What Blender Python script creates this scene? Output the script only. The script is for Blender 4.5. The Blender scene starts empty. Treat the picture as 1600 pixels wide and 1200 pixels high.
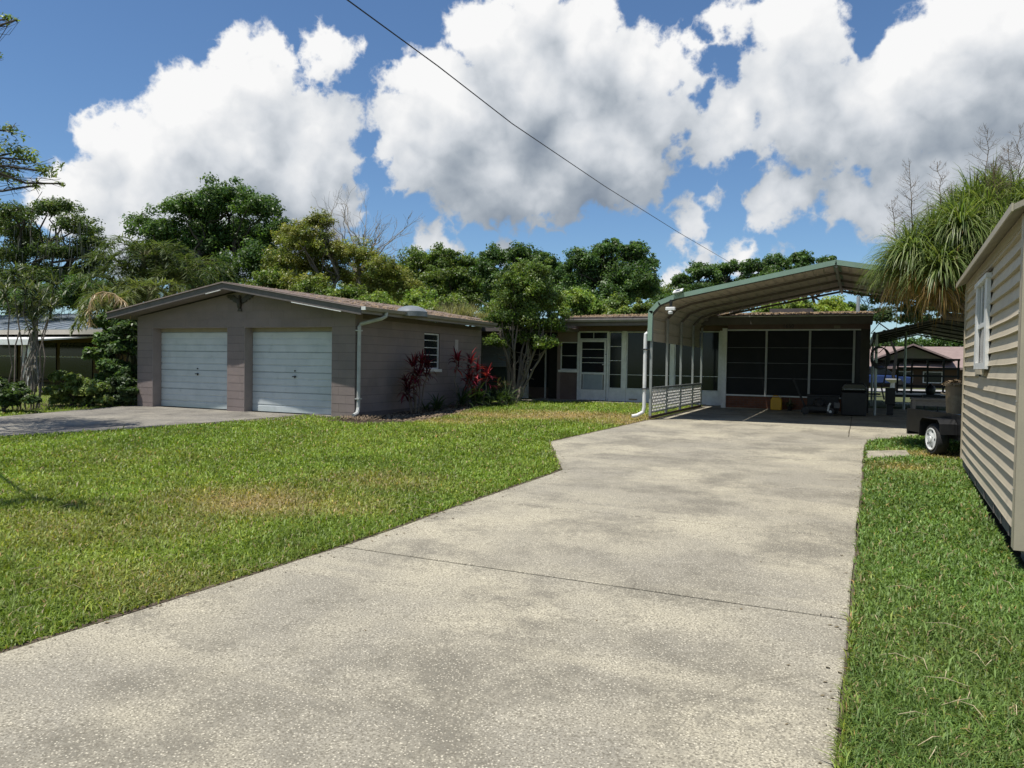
import bpy, math, random
import numpy as np
from mathutils import Vector, Matrix

random.seed(7)
rng = np.random.default_rng(7)
scene = bpy.context.scene
COL = scene.collection
PI = math.pi

# ------------------------------------------------------------------ camera
F, YAW, PITCH, ROLL, HC = 1170.0, .4338, -.0274, .0158, 1.25
_cy, _sy, _cp, _sp = math.cos(YAW), math.sin(YAW), math.cos(PITCH), math.sin(PITCH)
_fw = np.array([-_sy*_cp, _cy*_cp, _sp]); _rt = np.array([_cy, _sy, 0.]); _up = np.cross(_rt, _fw)
_r2 = math.cos(ROLL)*_rt + math.sin(ROLL)*_up
_u2 = -math.sin(ROLL)*_rt + math.cos(ROLL)*_up
cam = bpy.data.cameras.new('camera'); camo = bpy.data.objects.new('camera', cam); COL.objects.link(camo)
m = Matrix.Identity(4)
for i in range(3):
    m[i][0], m[i][1], m[i][2] = _r2[i], _u2[i], -_fw[i]
m[2][3] = HC
camo.matrix_world = m
cam.sensor_width = 36.0; cam.lens = F/1600*36; cam.clip_start = .05; cam.clip_end = 3000
scene.camera = camo
C0 = np.array([0, 0, HC])
def ray(x, y): return (x-800)/F*_r2 - (y-600)/F*_u2 + _fw       # direction through a point of the picture
def atY(x, y, Y):
    d = ray(x, y); return C0 + d*(Y/d[1])
def atX(x, y, X):
    d = ray(x, y); return C0 + d*(X/d[0])
def atz(x, y, z):
    d = ray(x, y); return C0 + d*((z-HC)/d[2])

# ------------------------------------------------------------------ light and exposure
vs = scene.view_settings
vs.view_transform = 'Standard'; vs.look = 'None'; vs.gamma = 1.0; vs.exposure = 0.28; vs.use_curve_mapping = False
SUN = Vector((-.40, -.56, 2.0)).normalized()        # towards the sun
sl = bpy.data.lights.new('sun', 'SUN'); sl.energy = 5.0; sl.angle = math.radians(.53); sl.color = (1., .955, .88)
so = bpy.data.objects.new('sun', sl); COL.objects.link(so)
so.rotation_euler = SUN.to_track_quat('Z', 'Y').to_euler(); so.location = (0, 0, 60)

world = bpy.data.worlds.new('World'); scene.world = world; world.use_nodes = True
wt = world.node_tree; wt.nodes.clear()
def wn(t, tree=None, **k):
    n = (tree or wt).nodes.new(t)
    for a, b in k.items(): setattr(n, a, b)
    return n
# cumulus field: soft lobes in (azimuth, elevation), roughened by noise
def azel(x, y):
    d = ray(x, y); d = d/np.linalg.norm(d)
    return math.atan2(-d[0], d[1]) - YAW, math.asin(d[2])
CL = {
 'a': [(152,208,46),(235,245,80),(300,195,72),(345,150,58),(405,118,62),(432,88,36),(385,235,118),(478,205,72),(528,190,42),(455,300,112),(240,330,112),(130,300,66),(350,370,120),(505,235,55),(520,330,55)],
 'b': [(512,72,34),(500,96,24),(540,86,26),(528,112,18),(575,72,11)],
 'c': [(765,62,70),(835,10,62),(642,140,46),(620,196,44),(705,185,100),(820,135,108),(915,75,82),(985,105,66),(1058,108,52),(1092,132,26),(905,225,112),(762,265,104),(645,245,60),(1030,185,72),(860,290,92),(975,255,84)],
 'd': [(1128,45,30),(1160,35,36),(1240,30,52),(1262,88,58),(1215,150,60),(1300,118,52),(1350,150,76),(1440,92,80),(1515,40,84),(1610,50,110),(1505,165,112),(1405,195,92),(1620,190,120),(1255,196,78),(1155,196,58),(1112,218,44),(1310,240,66)],
 'e': [(1207,312,44),(1255,318,40),(1322,318,48),(1345,352,34),(1072,340,30),(1100,312,20),(1420,290,66),(1510,290,80),(1400,345,44),(1600,300,70)],
 'f': [(686,372,28),(668,386,20),(712,388,20),(792,386,22),(1190,385,13),(1042,440,22),(1085,400,30),(1160,402,30),(1220,404,24),(1055,375,24)],
}
BASE = {'c': 352, 'd': 288, 'a': 470, 'e': 385}
grp = bpy.data.node_groups.new('cloud_field', 'ShaderNodeTree')
grp.interface.new_socket('P', in_out='INPUT', socket_type='NodeSocketVector')
grp.interface.new_socket('D', in_out='OUTPUT', socket_type='NodeSocketFloat')
gi = grp.nodes.new('NodeGroupInput'); go = grp.nodes.new('NodeGroupOutput')
GL = grp.links.new
def gm(op, a, b=None, c=None):
    n = grp.nodes.new('ShaderNodeMath'); n.operation = op
    for i, v in enumerate((a, b, c)):
        if v is None: continue
        if isinstance(v, (int, float)): n.inputs[i].default_value = v
        else: GL(v, n.inputs[i])
    return n.outputs[0]
sepg = grp.nodes.new('ShaderNodeSeparateXYZ'); GL(gi.outputs[0], sepg.inputs[0])
tot = None
for k, lobes in CL.items():
    acc = None
    for (x, y, r) in lobes:
        a, e = azel(x, y)
        d = grp.nodes.new('ShaderNodeVectorMath'); d.operation = 'DISTANCE'; GL(gi.outputs[0], d.inputs[0]); d.inputs[1].default_value = (a, e, 0)
        rr = r/F*.97
        f = gm('MULTIPLY_ADD', d.outputs['Value'], -1.0, rr)      # rr - d
        acc = f if acc is None else gm('SMOOTH_MAX', acc, f, .012)
    if k in BASE:
        eb = azel(900 if k != 'd' else 1350, BASE[k])[1]
        cl = gm('MULTIPLY_ADD', sepg.outputs[1], .9, -eb*.9)
        acc = gm('SMOOTH_MIN', acc, cl, .03)
    tot = acc if tot is None else gm('MAXIMUM', tot, acc)
GL(tot, go.inputs[0])

tc = wn('ShaderNodeTexCoord'); L = wt.links.new
nrm = wn('ShaderNodeVectorMath', operation='NORMALIZE'); L(tc.outputs['Generated'], nrm.inputs[0])
sep = wn('ShaderNodeSeparateXYZ'); L(nrm.outputs[0], sep.inputs[0])
def wm(op, a, b=None, c=None, clamp=False):
    n = wn('ShaderNodeMath', operation=op, use_clamp=clamp)
    for i, v in enumerate((a, b, c)):
        if v is None: continue
        if isinstance(v, (int, float)): n.inputs[i].default_value = v
        else: L(v, n.inputs[i])
    return n.outputs[0]
neg = wm('MULTIPLY', sep.outputs[0], -1.0)
az = wm('ARCTAN2', neg, sep.outputs[1])
el = wm('ARCSINE', sep.outputs[2])
# the same kind of cloud all the way round: fold the azimuth every quarter turn
azf = wm('SUBTRACT', wm('PINGPONG', wm('ADD', az, -YAW + PI/4 + 2*PI), PI/2), PI/4)
cmb = wn('ShaderNodeCombineXYZ'); L(azf, cmb.inputs[0]); L(el, cmb.inputs[1])
def noise(scale, detail, rough, vec=None, kind='noise', w=0):
    n = wn('ShaderNodeTexNoise' if kind == 'noise' else 'ShaderNodeTexVoronoi')
    if w:
        ad = wn('ShaderNodeVectorMath', operation='ADD'); L(vec or nrm.outputs[0], ad.inputs[0]); ad.inputs[1].default_value = (w, w*.7, w*1.3); vec = ad.outputs[0]
    L(vec or nrm.outputs[0], n.inputs['Vector']); n.inputs['Scale'].default_value = scale
    n.inputs['Detail'].default_value = detail; n.inputs['Roughness'].default_value = rough
    if kind != 'noise': n.feature = 'F1'; n.normalize = True
    return n
def field(vec_dir, vec_p, hi=True):
    n1 = noise(7, 3, .55, vec_dir)
    off = wn('ShaderNodeVectorMath', operation='MULTIPLY_ADD'); L(n1.outputs['Color'], off.inputs[0]); off.inputs[1].default_value = (.085, .085, 0); off.inputs[2].default_value = (-.0425, -.0425, 0)
    ad = wn('ShaderNodeVectorMath', operation='ADD'); L(vec_p, ad.inputs[0]); L(off.outputs[0], ad.inputs[1])
    g = wn('ShaderNodeGroup'); g.node_tree = grp; L(ad.outputs[0], g.inputs[0])
    n2 = noise(19, 6 if hi else 2, .56, vec_dir)
    bil = wm('ABSOLUTE', wm('MULTIPLY_ADD', n2.outputs['Fac'], 2.0, -1.0))       # billowed noise: rounded heads
    return wm('ADD', g.outputs[0], wm('MULTIPLY_ADD', bil, -.066, .007))
def shifted(da, de, hi=True):
    s = wn('ShaderNodeVectorMath', operation='ADD'); L(cmb.outputs[0], s.inputs[0]); s.inputs[1].default_value = (da, de, 0)
    t = wn('ShaderNodeVectorMath', operation='ADD'); L(nrm.outputs[0], t.inputs[0]); t.inputs[1].default_value = (-da*_cy, -da*_sy, de)
    return field(t.outputs[0], s.outputs[0], hi)
D0 = field(nrm.outputs[0], cmb.outputs[0])
D2 = shifted(.02, .05, False)
s3 = wn('ShaderNodeVectorMath', operation='ADD'); L(cmb.outputs[0], s3.inputs[0]); s3.inputs[1].default_value = (.02, .085, 0)
g3 = wn('ShaderNodeGroup'); g3.node_tree = grp; L(s3.outputs[0], g3.inputs[0])      # how much cloud stands above this point
above = wm('MAXIMUM', wm('ADD', g3.outputs[0], .035), 0.0)
mask = wn('ShaderNodeMapRange', interpolation_type='SMOOTHSTEP'); L(D0, mask.inputs[0])
mask.inputs[1].default_value = -.003; mask.inputs[2].default_value = .0125
broad = wm('MULTIPLY', wm('SUBTRACT', D0, D2), 5.5)
lit = wm('ADD', wm('MULTIPLY_ADD', above, -4.9, broad), .82)
cr = wn('ShaderNodeValToRGB'); L(lit, cr.inputs[0])
e = cr.color_ramp.elements
e[0].position = 0; e[0].color = (.25, .30, .37, 1)
e[1].position = 1; e[1].color = (1.0, 1.0, 1.0, 1)
x = e.new(.30); x.color = (.42, .47, .53, 1)
x = e.new(.62); x.color = (.70, .735, .78, 1)
sky = wn('ShaderNodeTexSky', sky_type='NISHITA'); sky.sun_disc = False
sky.sun_elevation = math.asin(SUN.z); sky.sun_rotation = math.atan2(SUN.x, SUN.y)
sky.altitude = 20; sky.air_density = 1.0; sky.dust_density = .15; sky.ozone_density = 4.0
tint = wn('ShaderNodeVectorMath', operation='MULTIPLY'); L(sky.outputs[0], tint.inputs[0]); tint.inputs[1].default_value = (.84, .985, 1.10)
bgs = wn('ShaderNodeBackground'); L(tint.outputs[0], bgs.inputs[0]); bgs.inputs[1].default_value = .086
bgc = wn('ShaderNodeBackground'); L(cr.outputs[0], bgc.inputs[0]); bgc.inputs[1].default_value = .78
mixw = wn('ShaderNodeMixShader'); L(mask.outputs[0], mixw.inputs[0]); L(bgs.outputs[0], mixw.inputs[1]); L(bgc.outputs[0], mixw.inputs[2])
world.cycles.sampling_method = 'MANUAL'; world.cycles.sample_map_resolution = 512
wo = wn('ShaderNodeOutputWorld'); L(mixw.outputs[0], wo.inputs[0])
scene.cycles.max_bounces = 6; scene.cycles.diffuse_bounces = 2; scene.cycles.glossy_bounces = 2
scene.cycles.transmission_bounces = 3; scene.cycles.transparent_max_bounces = 6
scene.cycles.use_denoising = True; scene.cycles.caustics_reflective = False; scene.cycles.caustics_refractive = False

# ------------------------------------------------------------------ helpers
def tag(o, label=None, cat=None, group=None, kind=None):
    if label: o['label'] = label
    if cat: o['category'] = cat
    if group: o['group'] = group
    if kind: o['kind'] = kind
    return o
ORG = {}
def thing(name, label, cat, loc=(0, 0, 0), group=None):
    o = bpy.data.objects.new(name, None); COL.objects.link(o); o.location = loc; o.empty_display_size = .2
    ORG[o.name] = np.array(loc, float)
    return tag(o, label, cat, group)
def org(o): return ORG[o.name] if o is not None else np.zeros(3)

class MB:
    """collects simple solids in world coordinates; build() links them as one mesh object"""
    def __init__(s): s.v = []; s.f = []
    def add(s, vs, fs):
        n = len(s.v); s.v += [tuple(map(float, p)) for p in vs]; s.f += [tuple(n+i for i in q) for q in fs]; return s
    def box(s, x0, x1, y0, y1, z0, z1):
        return s.add([(x0,y0,z0),(x1,y0,z0),(x1,y1,z0),(x0,y1,z0),(x0,y0,z1),(x1,y0,z1),(x1,y1,z1),(x0,y1,z1)],
                     [(0,3,2,1),(4,5,6,7),(0,1,5,4),(1,2,6,5),(2,3,7,6),(3,0,4,7)])
    def prism(s, poly, h0, h1, axis='z'):
        # poly: 2d outline, counter-clockwise seen from +axis (x: yz, y: zx -> given as (x,z), z: xy)
        n = len(poly)
        def p(a, b, h): return (h, a, b) if axis == 'x' else ((a, h, b) if axis == 'y' else (a, b, h))
        vs = [p(a, b, h0) for a, b in poly] + [p(a, b, h1) for a, b in poly]
        fs = [tuple(range(n))[::-1], tuple(range(n, 2*n))] + [(i, (i+1) % n, n+(i+1) % n, n+i) for i in range(n)]
        if axis == 'y': fs = [q[::-1] for q in fs]
        return s.add(vs, fs)
    def bar(s, a, b, w, h, up=(0, 0, 1)):
        a, b = Vector(a), Vector(b); t = (b-a).normalized(); u = Vector(up)
        sd = t.cross(u)
        if sd.length < 1e-4: sd = t.cross(Vector((1, 0, 0)))
        sd.normalize(); u = sd.cross(t)
        vs = []
        for p in (a, b):
            for i, j in ((-1,-1),(1,-1),(1,1),(-1,1)): vs.append(p + sd*(i*w/2) + u*(j*h/2))
        return s.add(vs, [(0,1,2,3),(7,6,5,4),(0,4,5,1),(1,5,6,2),(2,6,7,3),(3,7,4,0)])
    def tube(s, pts, rad, n=8, cap=True):
        pts = [Vector(p) for p in pts]
        if not hasattr(rad, '__len__'): rad = [rad]*len(pts)
        base = len(s.v); u = None
        for i, p in enumerate(pts):
            t = (pts[min(i+1, len(pts)-1)] - pts[max(i-1, 0)])
            t = t.normalized() if t.length > 1e-9 else Vector((0, 0, 1))
            if u is None: u = t.orthogonal().normalized()
            u = (u - t*u.dot(t)); u = u.normalized() if u.length > 1e-6 else t.orthogonal().normalized()
            w = t.cross(u)
            for k in range(n):
                a = 2*PI*k/n; q = p + (u*math.cos(a) + w*math.sin(a))*rad[i]; s.v.append((q.x, q.y, q.z))
        for i in range(len(pts)-1):
            for k in range(n):
                a, b = base+i*n+k, base+i*n+(k+1) % n
                s.f.append((a, b, b+n, a+n))
        if cap:
            s.f.append(tuple(base+k for k in range(n))[::-1]); s.f.append(tuple(base+(len(pts)-1)*n+k for k in range(n)))
        return s
    def lathe(s, prof, c, n=20, axis='z'):
        base = len(s.v)
        for r, h in prof:
            for k in range(n):
                a = 2*PI*k/n; x, y = r*math.cos(a), r*math.sin(a)
                s.v.append((c[0]+x, c[1]+y, c[2]+h) if axis == 'z' else ((c[0]+h, c[1]+x, c[2]+y) if axis == 'x' else (c[0]+y, c[1]+h, c[2]+x)))
        for i in range(len(prof)-1):
            for k in range(n):
                a, b = base+i*n+k, base+i*n+(k+1) % n
                s.f.append((a, b, b+n, a+n))
        s.f.append(tuple(base+k for k in range(n))[::-1]); s.f.append(tuple(base+(len(prof)-1)*n+k for k in range(n)))
        return s
    def build(s, name, mat, parent=None, smooth=False, bevel=0, bevel_seg=1):
        og = org(parent)
        me = bpy.data.meshes.new(name)
        me.from_pydata([(a-og[0], b-og[1], c-og[2]) for a, b, c in s.v], [], s.f)
        me.materials.append(mat); me.update()
        if smooth:
            me.polygons.foreach_set('use_smooth', [True]*len(me.polygons))
            me.set_sharp_from_angle(angle=math.radians(40))
        o = bpy.data.objects.new(name, me); COL.objects.link(o)
        if parent is not None: o.parent = parent; ORG[o.name] = og
        else: ORG[o.name] = np.zeros(3)
        if bevel:
            md = o.modifiers.new('bevel', 'BEVEL'); md.width = bevel; md.segments = bevel_seg; md.limit_method = 'ANGLE'
        return o
def B(x0, x1, y0, y1, z0, z1): return MB().box(x0, x1, y0, y1, z0, z1)
def piece(name, mesh, loc, parent, rot=None, scale=None):
    o = bpy.data.objects.new(name, mesh); COL.objects.link(o); o.parent = parent
    o.location = np.array(loc, float) - org(parent); ORG[o.name] = np.array(loc, float)
    if rot: o.rotation_euler = rot
    if scale: o.scale = scale
    return o
def npmesh(name, V, Fc, mat, parent=None, col=None, smooth=False):
    """V (n,3), Fc (m,k) arrays -> object; col (n,3) point colours"""
    og = org(parent)
    me = bpy.data.meshes.new(name); n, (mf, k) = len(V), Fc.shape
    me.vertices.add(n); me.vertices.foreach_set('co', (V-og).astype(np.float32).ravel())
    me.loops.add(mf*k); me.loops.foreach_set('vertex_index', Fc.astype(np.int32).ravel())
    me.polygons.add(mf); me.polygons.foreach_set('loop_start', np.arange(0, mf*k, k, dtype=np.int32))
    if smooth: me.polygons.foreach_set('use_smooth', np.ones(mf, bool))
    if col is not None:
        at = me.color_attributes.new('Col', 'FLOAT_COLOR', 'POINT')
        at.data.foreach_set('color', np.c_[col, np.ones(n)].astype(np.float32).ravel())
    me.update(calc_edges=True); me.materials.append(mat)
    o = bpy.data.objects.new(name, me); COL.objects.link(o)
    if parent is not None: o.parent = parent
    ORG[o.name] = og
    return o

# ------------------------------------------------------------------ materials
MATS = {}
def pm(name, c1, c2=None, scale=3., rough=.75, bump=0., bscale=60., metal=0., spec=.35, detail=6, lo=.35, hi=.68, rand=0., stretch=(1, 1, 1), vcol=False, fine=.12, fscale=90., c3=None, s3=.6, lo3=.55, hi3=.75):
    if name in MATS: return MATS[name]
    mt = bpy.data.materials.new(name); mt.use_nodes = True; t = mt.node_tree; N, K = t.nodes, t.links.new
    bs = N['Principled BSDF']; bs.inputs['Roughness'].default_value = rough; bs.inputs['Metallic'].default_value = metal
    bs.inputs['Specular IOR Level'].default_value = spec
    ge = N.new('ShaderNodeNewGeometry'); mp = N.new('ShaderNodeMapping'); K(ge.outputs['Position'], mp.inputs[0]); mp.inputs['Scale'].default_value = stretch
    def nz(sc, de=detail, ro=.6):
        n = N.new('ShaderNodeTexNoise'); K(mp.outputs[0], n.inputs['Vector']); n.inputs['Scale'].default_value = sc; n.inputs['Detail'].default_value = de; n.inputs['Roughness'].default_value = ro; return n.outputs['Fac']
    def rangev(a, lo, hi, b0=0., b1=1.):
        r = N.new('ShaderNodeMapRange'); K(a, r.inputs[0]); r.inputs[1].default_value = lo; r.inputs[2].default_value = hi; r.inputs[3].default_value = b0; r.inputs[4].default_value = b1; return r.outputs[0]
    def mix(f, a, b, mode='MIX'):
        x = N.new('ShaderNodeMix'); x.data_type = 'RGBA'; x.blend_type = mode
        if isinstance(f, float): x.inputs[0].default_value = f
        else: K(f, x.inputs[0])
        for i, v in ((6, a), (7, b)):
            if isinstance(v, tuple): x.inputs[i].default_value = (*v, 1)
            else: K(v, x.inputs[i])
        return x.outputs[2]
    if vcol:
        ca = N.new('ShaderNodeVertexColor'); ca.layer_name = 'Col'; base = ca.outputs[0]
    else:
        base = mix(rangev(nz(scale), lo, hi), tuple(c1), tuple(c2 if c2 else [x*.8 for x in c1]))
    if c3: base = mix(rangev(nz(s3), lo3, hi3), base, tuple(c3))
    if fine:
        base = mix(1.0, base, mix(rangev(nz(fscale, 3), .3, .7), (1-fine,)*3, (1+fine,)*3), 'MULTIPLY')
    if rand:
        oi = N.new('ShaderNodeObjectInfo'); r = rangev(oi.outputs['Random'], 0, 1, 1-rand, 1+rand)
        base = mix(1.0, base, r, 'MULTIPLY') if False else mix(1.0, base, _g2c(N, K, r), 'MULTIPLY')
    K(base, bs.inputs['Base Color'])
    if bump:
        b = N.new('ShaderNodeBump'); b.inputs['Strength'].default_value = bump; b.inputs['Distance'].default_value = .02; K(nz(bscale, 4), b.inputs['Height']); K(b.outputs[0], bs.inputs['Normal'])
    MATS[name] = mt
    return mt
def _g2c(N, K, v):
    c = N.new('ShaderNodeCombineXYZ')
    for i in range(3): K(v, c.inputs[i])
    return c.outputs[0]
def leafmat(name, trans=.35, rough=.45, spec=.4):
    if name in MATS: return MATS[name]
    mt = bpy.data.materials.new(name); mt.use_nodes = True; t = mt.node_tree; N, K = t.nodes, t.links.new
    bs = N['Principled BSDF']; bs.inputs['Roughness'].default_value = rough; bs.inputs['Specular IOR Level'].default_value = spec
    ca = N.new('ShaderNodeVertexColor'); ca.layer_name = 'Col'; K(ca.outputs[0], bs.inputs['Base Color'])
    tr = N.new('ShaderNodeBsdfTranslucent'); mx = N.new('ShaderNodeMix'); mx.data_type = 'RGBA'; mx.blend_type = 'MULTIPLY'; mx.inputs[0].default_value = 1
    K(ca.outputs[0], mx.inputs[6]); mx.inputs[7].default_value = (1.5, 1.6, .7, 1); K(mx.outputs[2], tr.inputs[0])
    ms = N.new('ShaderNodeMixShader'); ms.inputs[0].default_value = trans; K(bs.outputs[0], ms.inputs[1]); K(tr.outputs[0], ms.inputs[2])
    K(ms.outputs[0], N['Material Output'].inputs[0]); MATS[name] = mt
    return mt
LEAF = leafmat('leaf'); BLADE = leafmat('blade', .3, .5, .3)
M_white = pm("white_paint", (.74,.74,.72), (.60,.60,.58), 5, .5, fine=.05)
M_trim = pm('white_metal', (.70, .71, .71), (.56, .57, .57), 7, .4, fine=.05)
M_block = pm('painted_block', (.235, .192, .180), (.20, .165, .156), 1.6, .85, bump=.35, bscale=170, rand=.045, fine=.10, fscale=160, c3=(.175,.145,.138), s3=.9, lo3=.58, hi3=.78)
M_mortar = pm('block_joint', (.14, .115, .11), (.115, .095, .09), 5, .9)
M_brownfascia = pm('brown_fascia', (.135, .12, .115), (.10, .088, .085), 3, .6)
M_soffit = pm('soffit', (.20, .175, .165), (.16, .14, .13), 3, .8)
M_shingle = pm('brown_shingle', (.115, .085, .075), (.19, .15, .125), 9, .95, bump=.6, bscale=60, fine=.45, fscale=45, c3=(.30,.24,.17), s3=2.2, lo3=.52, hi3=.75)
M_door = pm('garage_door_paint', (.53, .57, .585), (.45, .495, .51), 2.5, .5, fine=.06, c3=(.36,.385,.385), s3=5, lo3=.62, hi3=.85)
M_dark = pm('dark_metal', (.018, .018, .02), (.03, .03, .032), 8, .5)
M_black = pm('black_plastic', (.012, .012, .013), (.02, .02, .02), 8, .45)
M_glass = pm('dark_glass', (.010, .013, .016), (.016, .020, .024), 2, .10, spec=.28, fine=0)
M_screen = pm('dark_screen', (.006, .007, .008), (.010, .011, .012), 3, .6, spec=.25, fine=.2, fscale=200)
M_galv = pm('galvanised_steel', (.42, .45, .44), (.33, .355, .35), 5, .42, metal=.35, spec=.5)
M_green = pm('green_trim', (.225, .325, .255), (.195, .285, .225), 4, .45, fine=.06, c3=(.22,.36,.28), s3=1.5)
M_cream = pm('cream_sheet', (.50, .44, .37), (.42, .365, .31), 3, .55, fine=.08, c3=(.30,.25,.2), s3=1.8, lo3=.62, hi3=.85)
M_brick = pm('brown_brick', (.20, .085, .05), (.145, .062, .04), 4, .85, rand=.12, bump=.3, bscale=120)
M_bark = pm('bark', (.20, .165, .135), (.11, .09, .075), 9, .9, bump=.7, bscale=35, stretch=(1, 1, .35))
M_barkd = pm('dark_bark', (.085, .07, .055), (.05, .042, .035), 9, .9, bump=.6, bscale=35, stretch=(1, 1, .35))
M_siding = pm('tan_siding', (.49, .425, .315), (.44, .38, .285), 2.2, .55, fine=.05, c3=(.32,.28,.215), s3=2.0, lo3=.58, hi3=.8)
M_soil = pm('soil', (.075, .055, .04), (.12, .09, .065), 14, .95, bump=.8, bscale=60, fine=.3)
# ================================================================== ground, drives, lawn
def g(Y): return -.42*np.clip((18.2-np.asarray(Y, float))/16.6, 0, 1)
def interp(y, pts): return float(np.interp(y, [p[0] for p in pts], [p[1] for p in pts]))
XL = [(-8, -5.6), (2.5, -4.25), (5.1, -3.93), (9.66, -3.68), (12.4, -4.97), (17.15, -4.42), (24.4, -4.42)]
XR = [(-8, -.30), (3.3, -.05), (9.5, .05), (14.45, .11), (15.2, .17), (17.15, 1.3)]
DRV = [(x, y) for y, x in XL[:-1]]                      # left edge, near to far
# far edge of the garage drive, then its near edge
GD_FAR = [(-30, 9.2), (-18.1, 14.35)]
def poly_in(P, X, Y):
    X = np.asarray(X); Y = np.asarray(Y); ins = np.zeros(X.shape, bool); n = len(P)
    for i in range(n):
        (x0, y0), (x1, y1) = P[i], P[(i+1) % n]
        c = ((y0 > Y) != (y1 > Y)) & (X < (x1-x0)*(Y-y0)/((y1-y0) or 1e-9)+x0); ins ^= c
    return ins
DRIVE_POLY = [(x, y) for y, x in XL[:6]] + [(3.5, 17.15), (3.5, 16.75), (1.15, 16.75)] + [(x, y) for y, x in XR[::-1][1:]]
_gl = [atz(0, 652, -.19), atz(214, 633.5, -.09)]
_gn = [atz(0, 683, -.245), atz(200, 669, -.17), atz(340, 660.5, -.14), atz(440, 653.5, -.115), atz(515, 647, -.10)]
_d = _gl[0]-_gl[1]; _e = _gn[0]-_gn[1]
GD_POLY = [tuple((_gl[0]+_d*2.2)[:2]), tuple(_gl[1][:2]), (-17.9, 14.5), (-11.3, 14.5)] + [tuple(p[:2]) for p in _gn[::-1]] + [tuple((_gn[0]+_e*3)[:2])]
CARP_POLY = [(-4.42, 17.15), (3.5, 17.15), (3.5, 24.6), (-4.42, 24.6)]
HOUSE_POLY = [(-18.05, 14.3), (-10.7, 14.3), (-10.7, 20.8), (-9.2, 23.9), (-4.4, 24.0), (6, 24), (6, 40), (-18.05, 40)]
WALK_POLY = [(-10.4, 23.0), (-6.9, 23.75), (-4.42, 23.75), (-4.42, 24.6), (-10.4, 24.9)]
BED_POLY = [tuple(atz(x, y, -.03)[:2]) for x, y in ((500, 651), (560, 656), (640, 656), (700, 648), (760, 636), (812, 628))] + [(-9.2, 22.5), (-10.7, 22.6), (-10.8, 14.3)]
STEP_POLY = [tuple(atz(x, y, -.10)[:2]) for x, y in ((1356, 713.5), (1424, 712), (1416, 704.5), (1353, 704.5))]
SHED_YAW = -.041
_sf = atz(1498, 733, -.16); _sn = atz(1590, 868, -.29)
_dir = np.array([math.sin(.041), math.cos(.041)])       # along the shed's long wall
SHED_F = np.array([1.38, 12.47]); SHED_L = 5.74
SHED_N = SHED_F - _dir*SHED_L
SHED_PERP = np.array([_dir[1], -_dir[0]])
SHED_POLY = [tuple(SHED_N), tuple(SHED_F), tuple(SHED_F+SHED_PERP*3), tuple(SHED_N+SHED_PERP*3)]

# value noise for the lawn's patches
_tab = rng.random((64, 64))
def vnoise(x, y, s):
    x = np.asarray(x)*s; y = np.asarray(y)*s; xi = np.floor(x).astype(int); yi = np.floor(y).astype(int); fx = x-xi; fy = y-yi
    fx = fx*fx*(3-2*fx); fy = fy*fy*(3-2*fy); t = lambda a, b: _tab[a % 64, b % 64]
    return (t(xi, yi)*(1-fx)+t(xi+1, yi)*fx)*(1-fy)+(t(xi, yi+1)*(1-fx)+t(xi+1, yi+1)*fx)*fy
def fb(x, y, s): return .5*vnoise(x, y, s)+.3*vnoise(x+9.3, y+3.1, s*2.3)+.2*vnoise(x+1.7, y+8.2, s*5.1)
DRY = []                                                 # worn patches: centre, half axes, strength
for px, py, rx, ry, k in ((395, 768, 1.1, .75, .8), (520, 775, .8, .5, .5), (250, 795, 1.0, .6, .2), (90, 800, 1.1, .7, .15), (930, 652, 2.6, 1.1, .9), (800, 650, 2.0, .9, .75), (700, 655, 1.5, .7, .55), (985, 660, 1.2, .8, .9), (1400, 735, .5, .35, .5), (1470, 720, .8, .45, .6), (600, 745, 1.3, .7, .25), (250, 880, .9, .5, .25)):
    c = atz(px, py, -.2 if py > 690 else -.04); DRY.append((c[0], c[1], rx, ry, k))
def dryness(X, Y):
    d = np.zeros(np.shape(X))
    for cx, cy, rx, ry, k in DRY:
        q = np.hypot((X-cx)/rx, (Y-cy)/ry); d = np.maximum(d, k*np.clip(1.35-q, 0, 1))
    n = fb(X, Y, .9); d = d*(.45+1.1*n)
    return np.clip(d + .30*np.clip(fb(X+20, Y+5, .55)-.50, 0, 1), 0, 1)
def lawn_col(X, Y):
    n = fb(X, Y, .35)[..., None]; n2 = fb(X+40, Y+11, 1.6)[..., None]
    a = np.array([.128, .200, .030]); b = np.array([.205, .272, .044])
    lush = np.array([.110, .180, .042])
    c = a*(1-n)+b*n
    c = c*(.58+.86*n2)
    right = (X > 0)[..., None]                            # greener strip between drive and shed
    c = np.where(right, lush*(.75+.6*n2)*1.15, c)
    d = dryness(X, Y)[..., None]; return c*(1-d)+np.array([.36, .265, .12])*(.8+.4*n2)*d
def dist_edge(X, Y):
    d = np.full(np.shape(X), 9.)
    for P in (DRIVE_POLY, GD_POLY):
        for i in range(len(P)):
            (x0, y0), (x1, y1) = P[i], P[(i+1) % len(P)]; vx, vy = x1-x0, y1-y0; t = np.clip(((X-x0)*vx+(Y-y0)*vy)/(vx*vx+vy*vy), 0, 1)
            d = np.minimum(d, np.hypot(X-x0-t*vx, Y-y0-t*vy))
    return d

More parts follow.
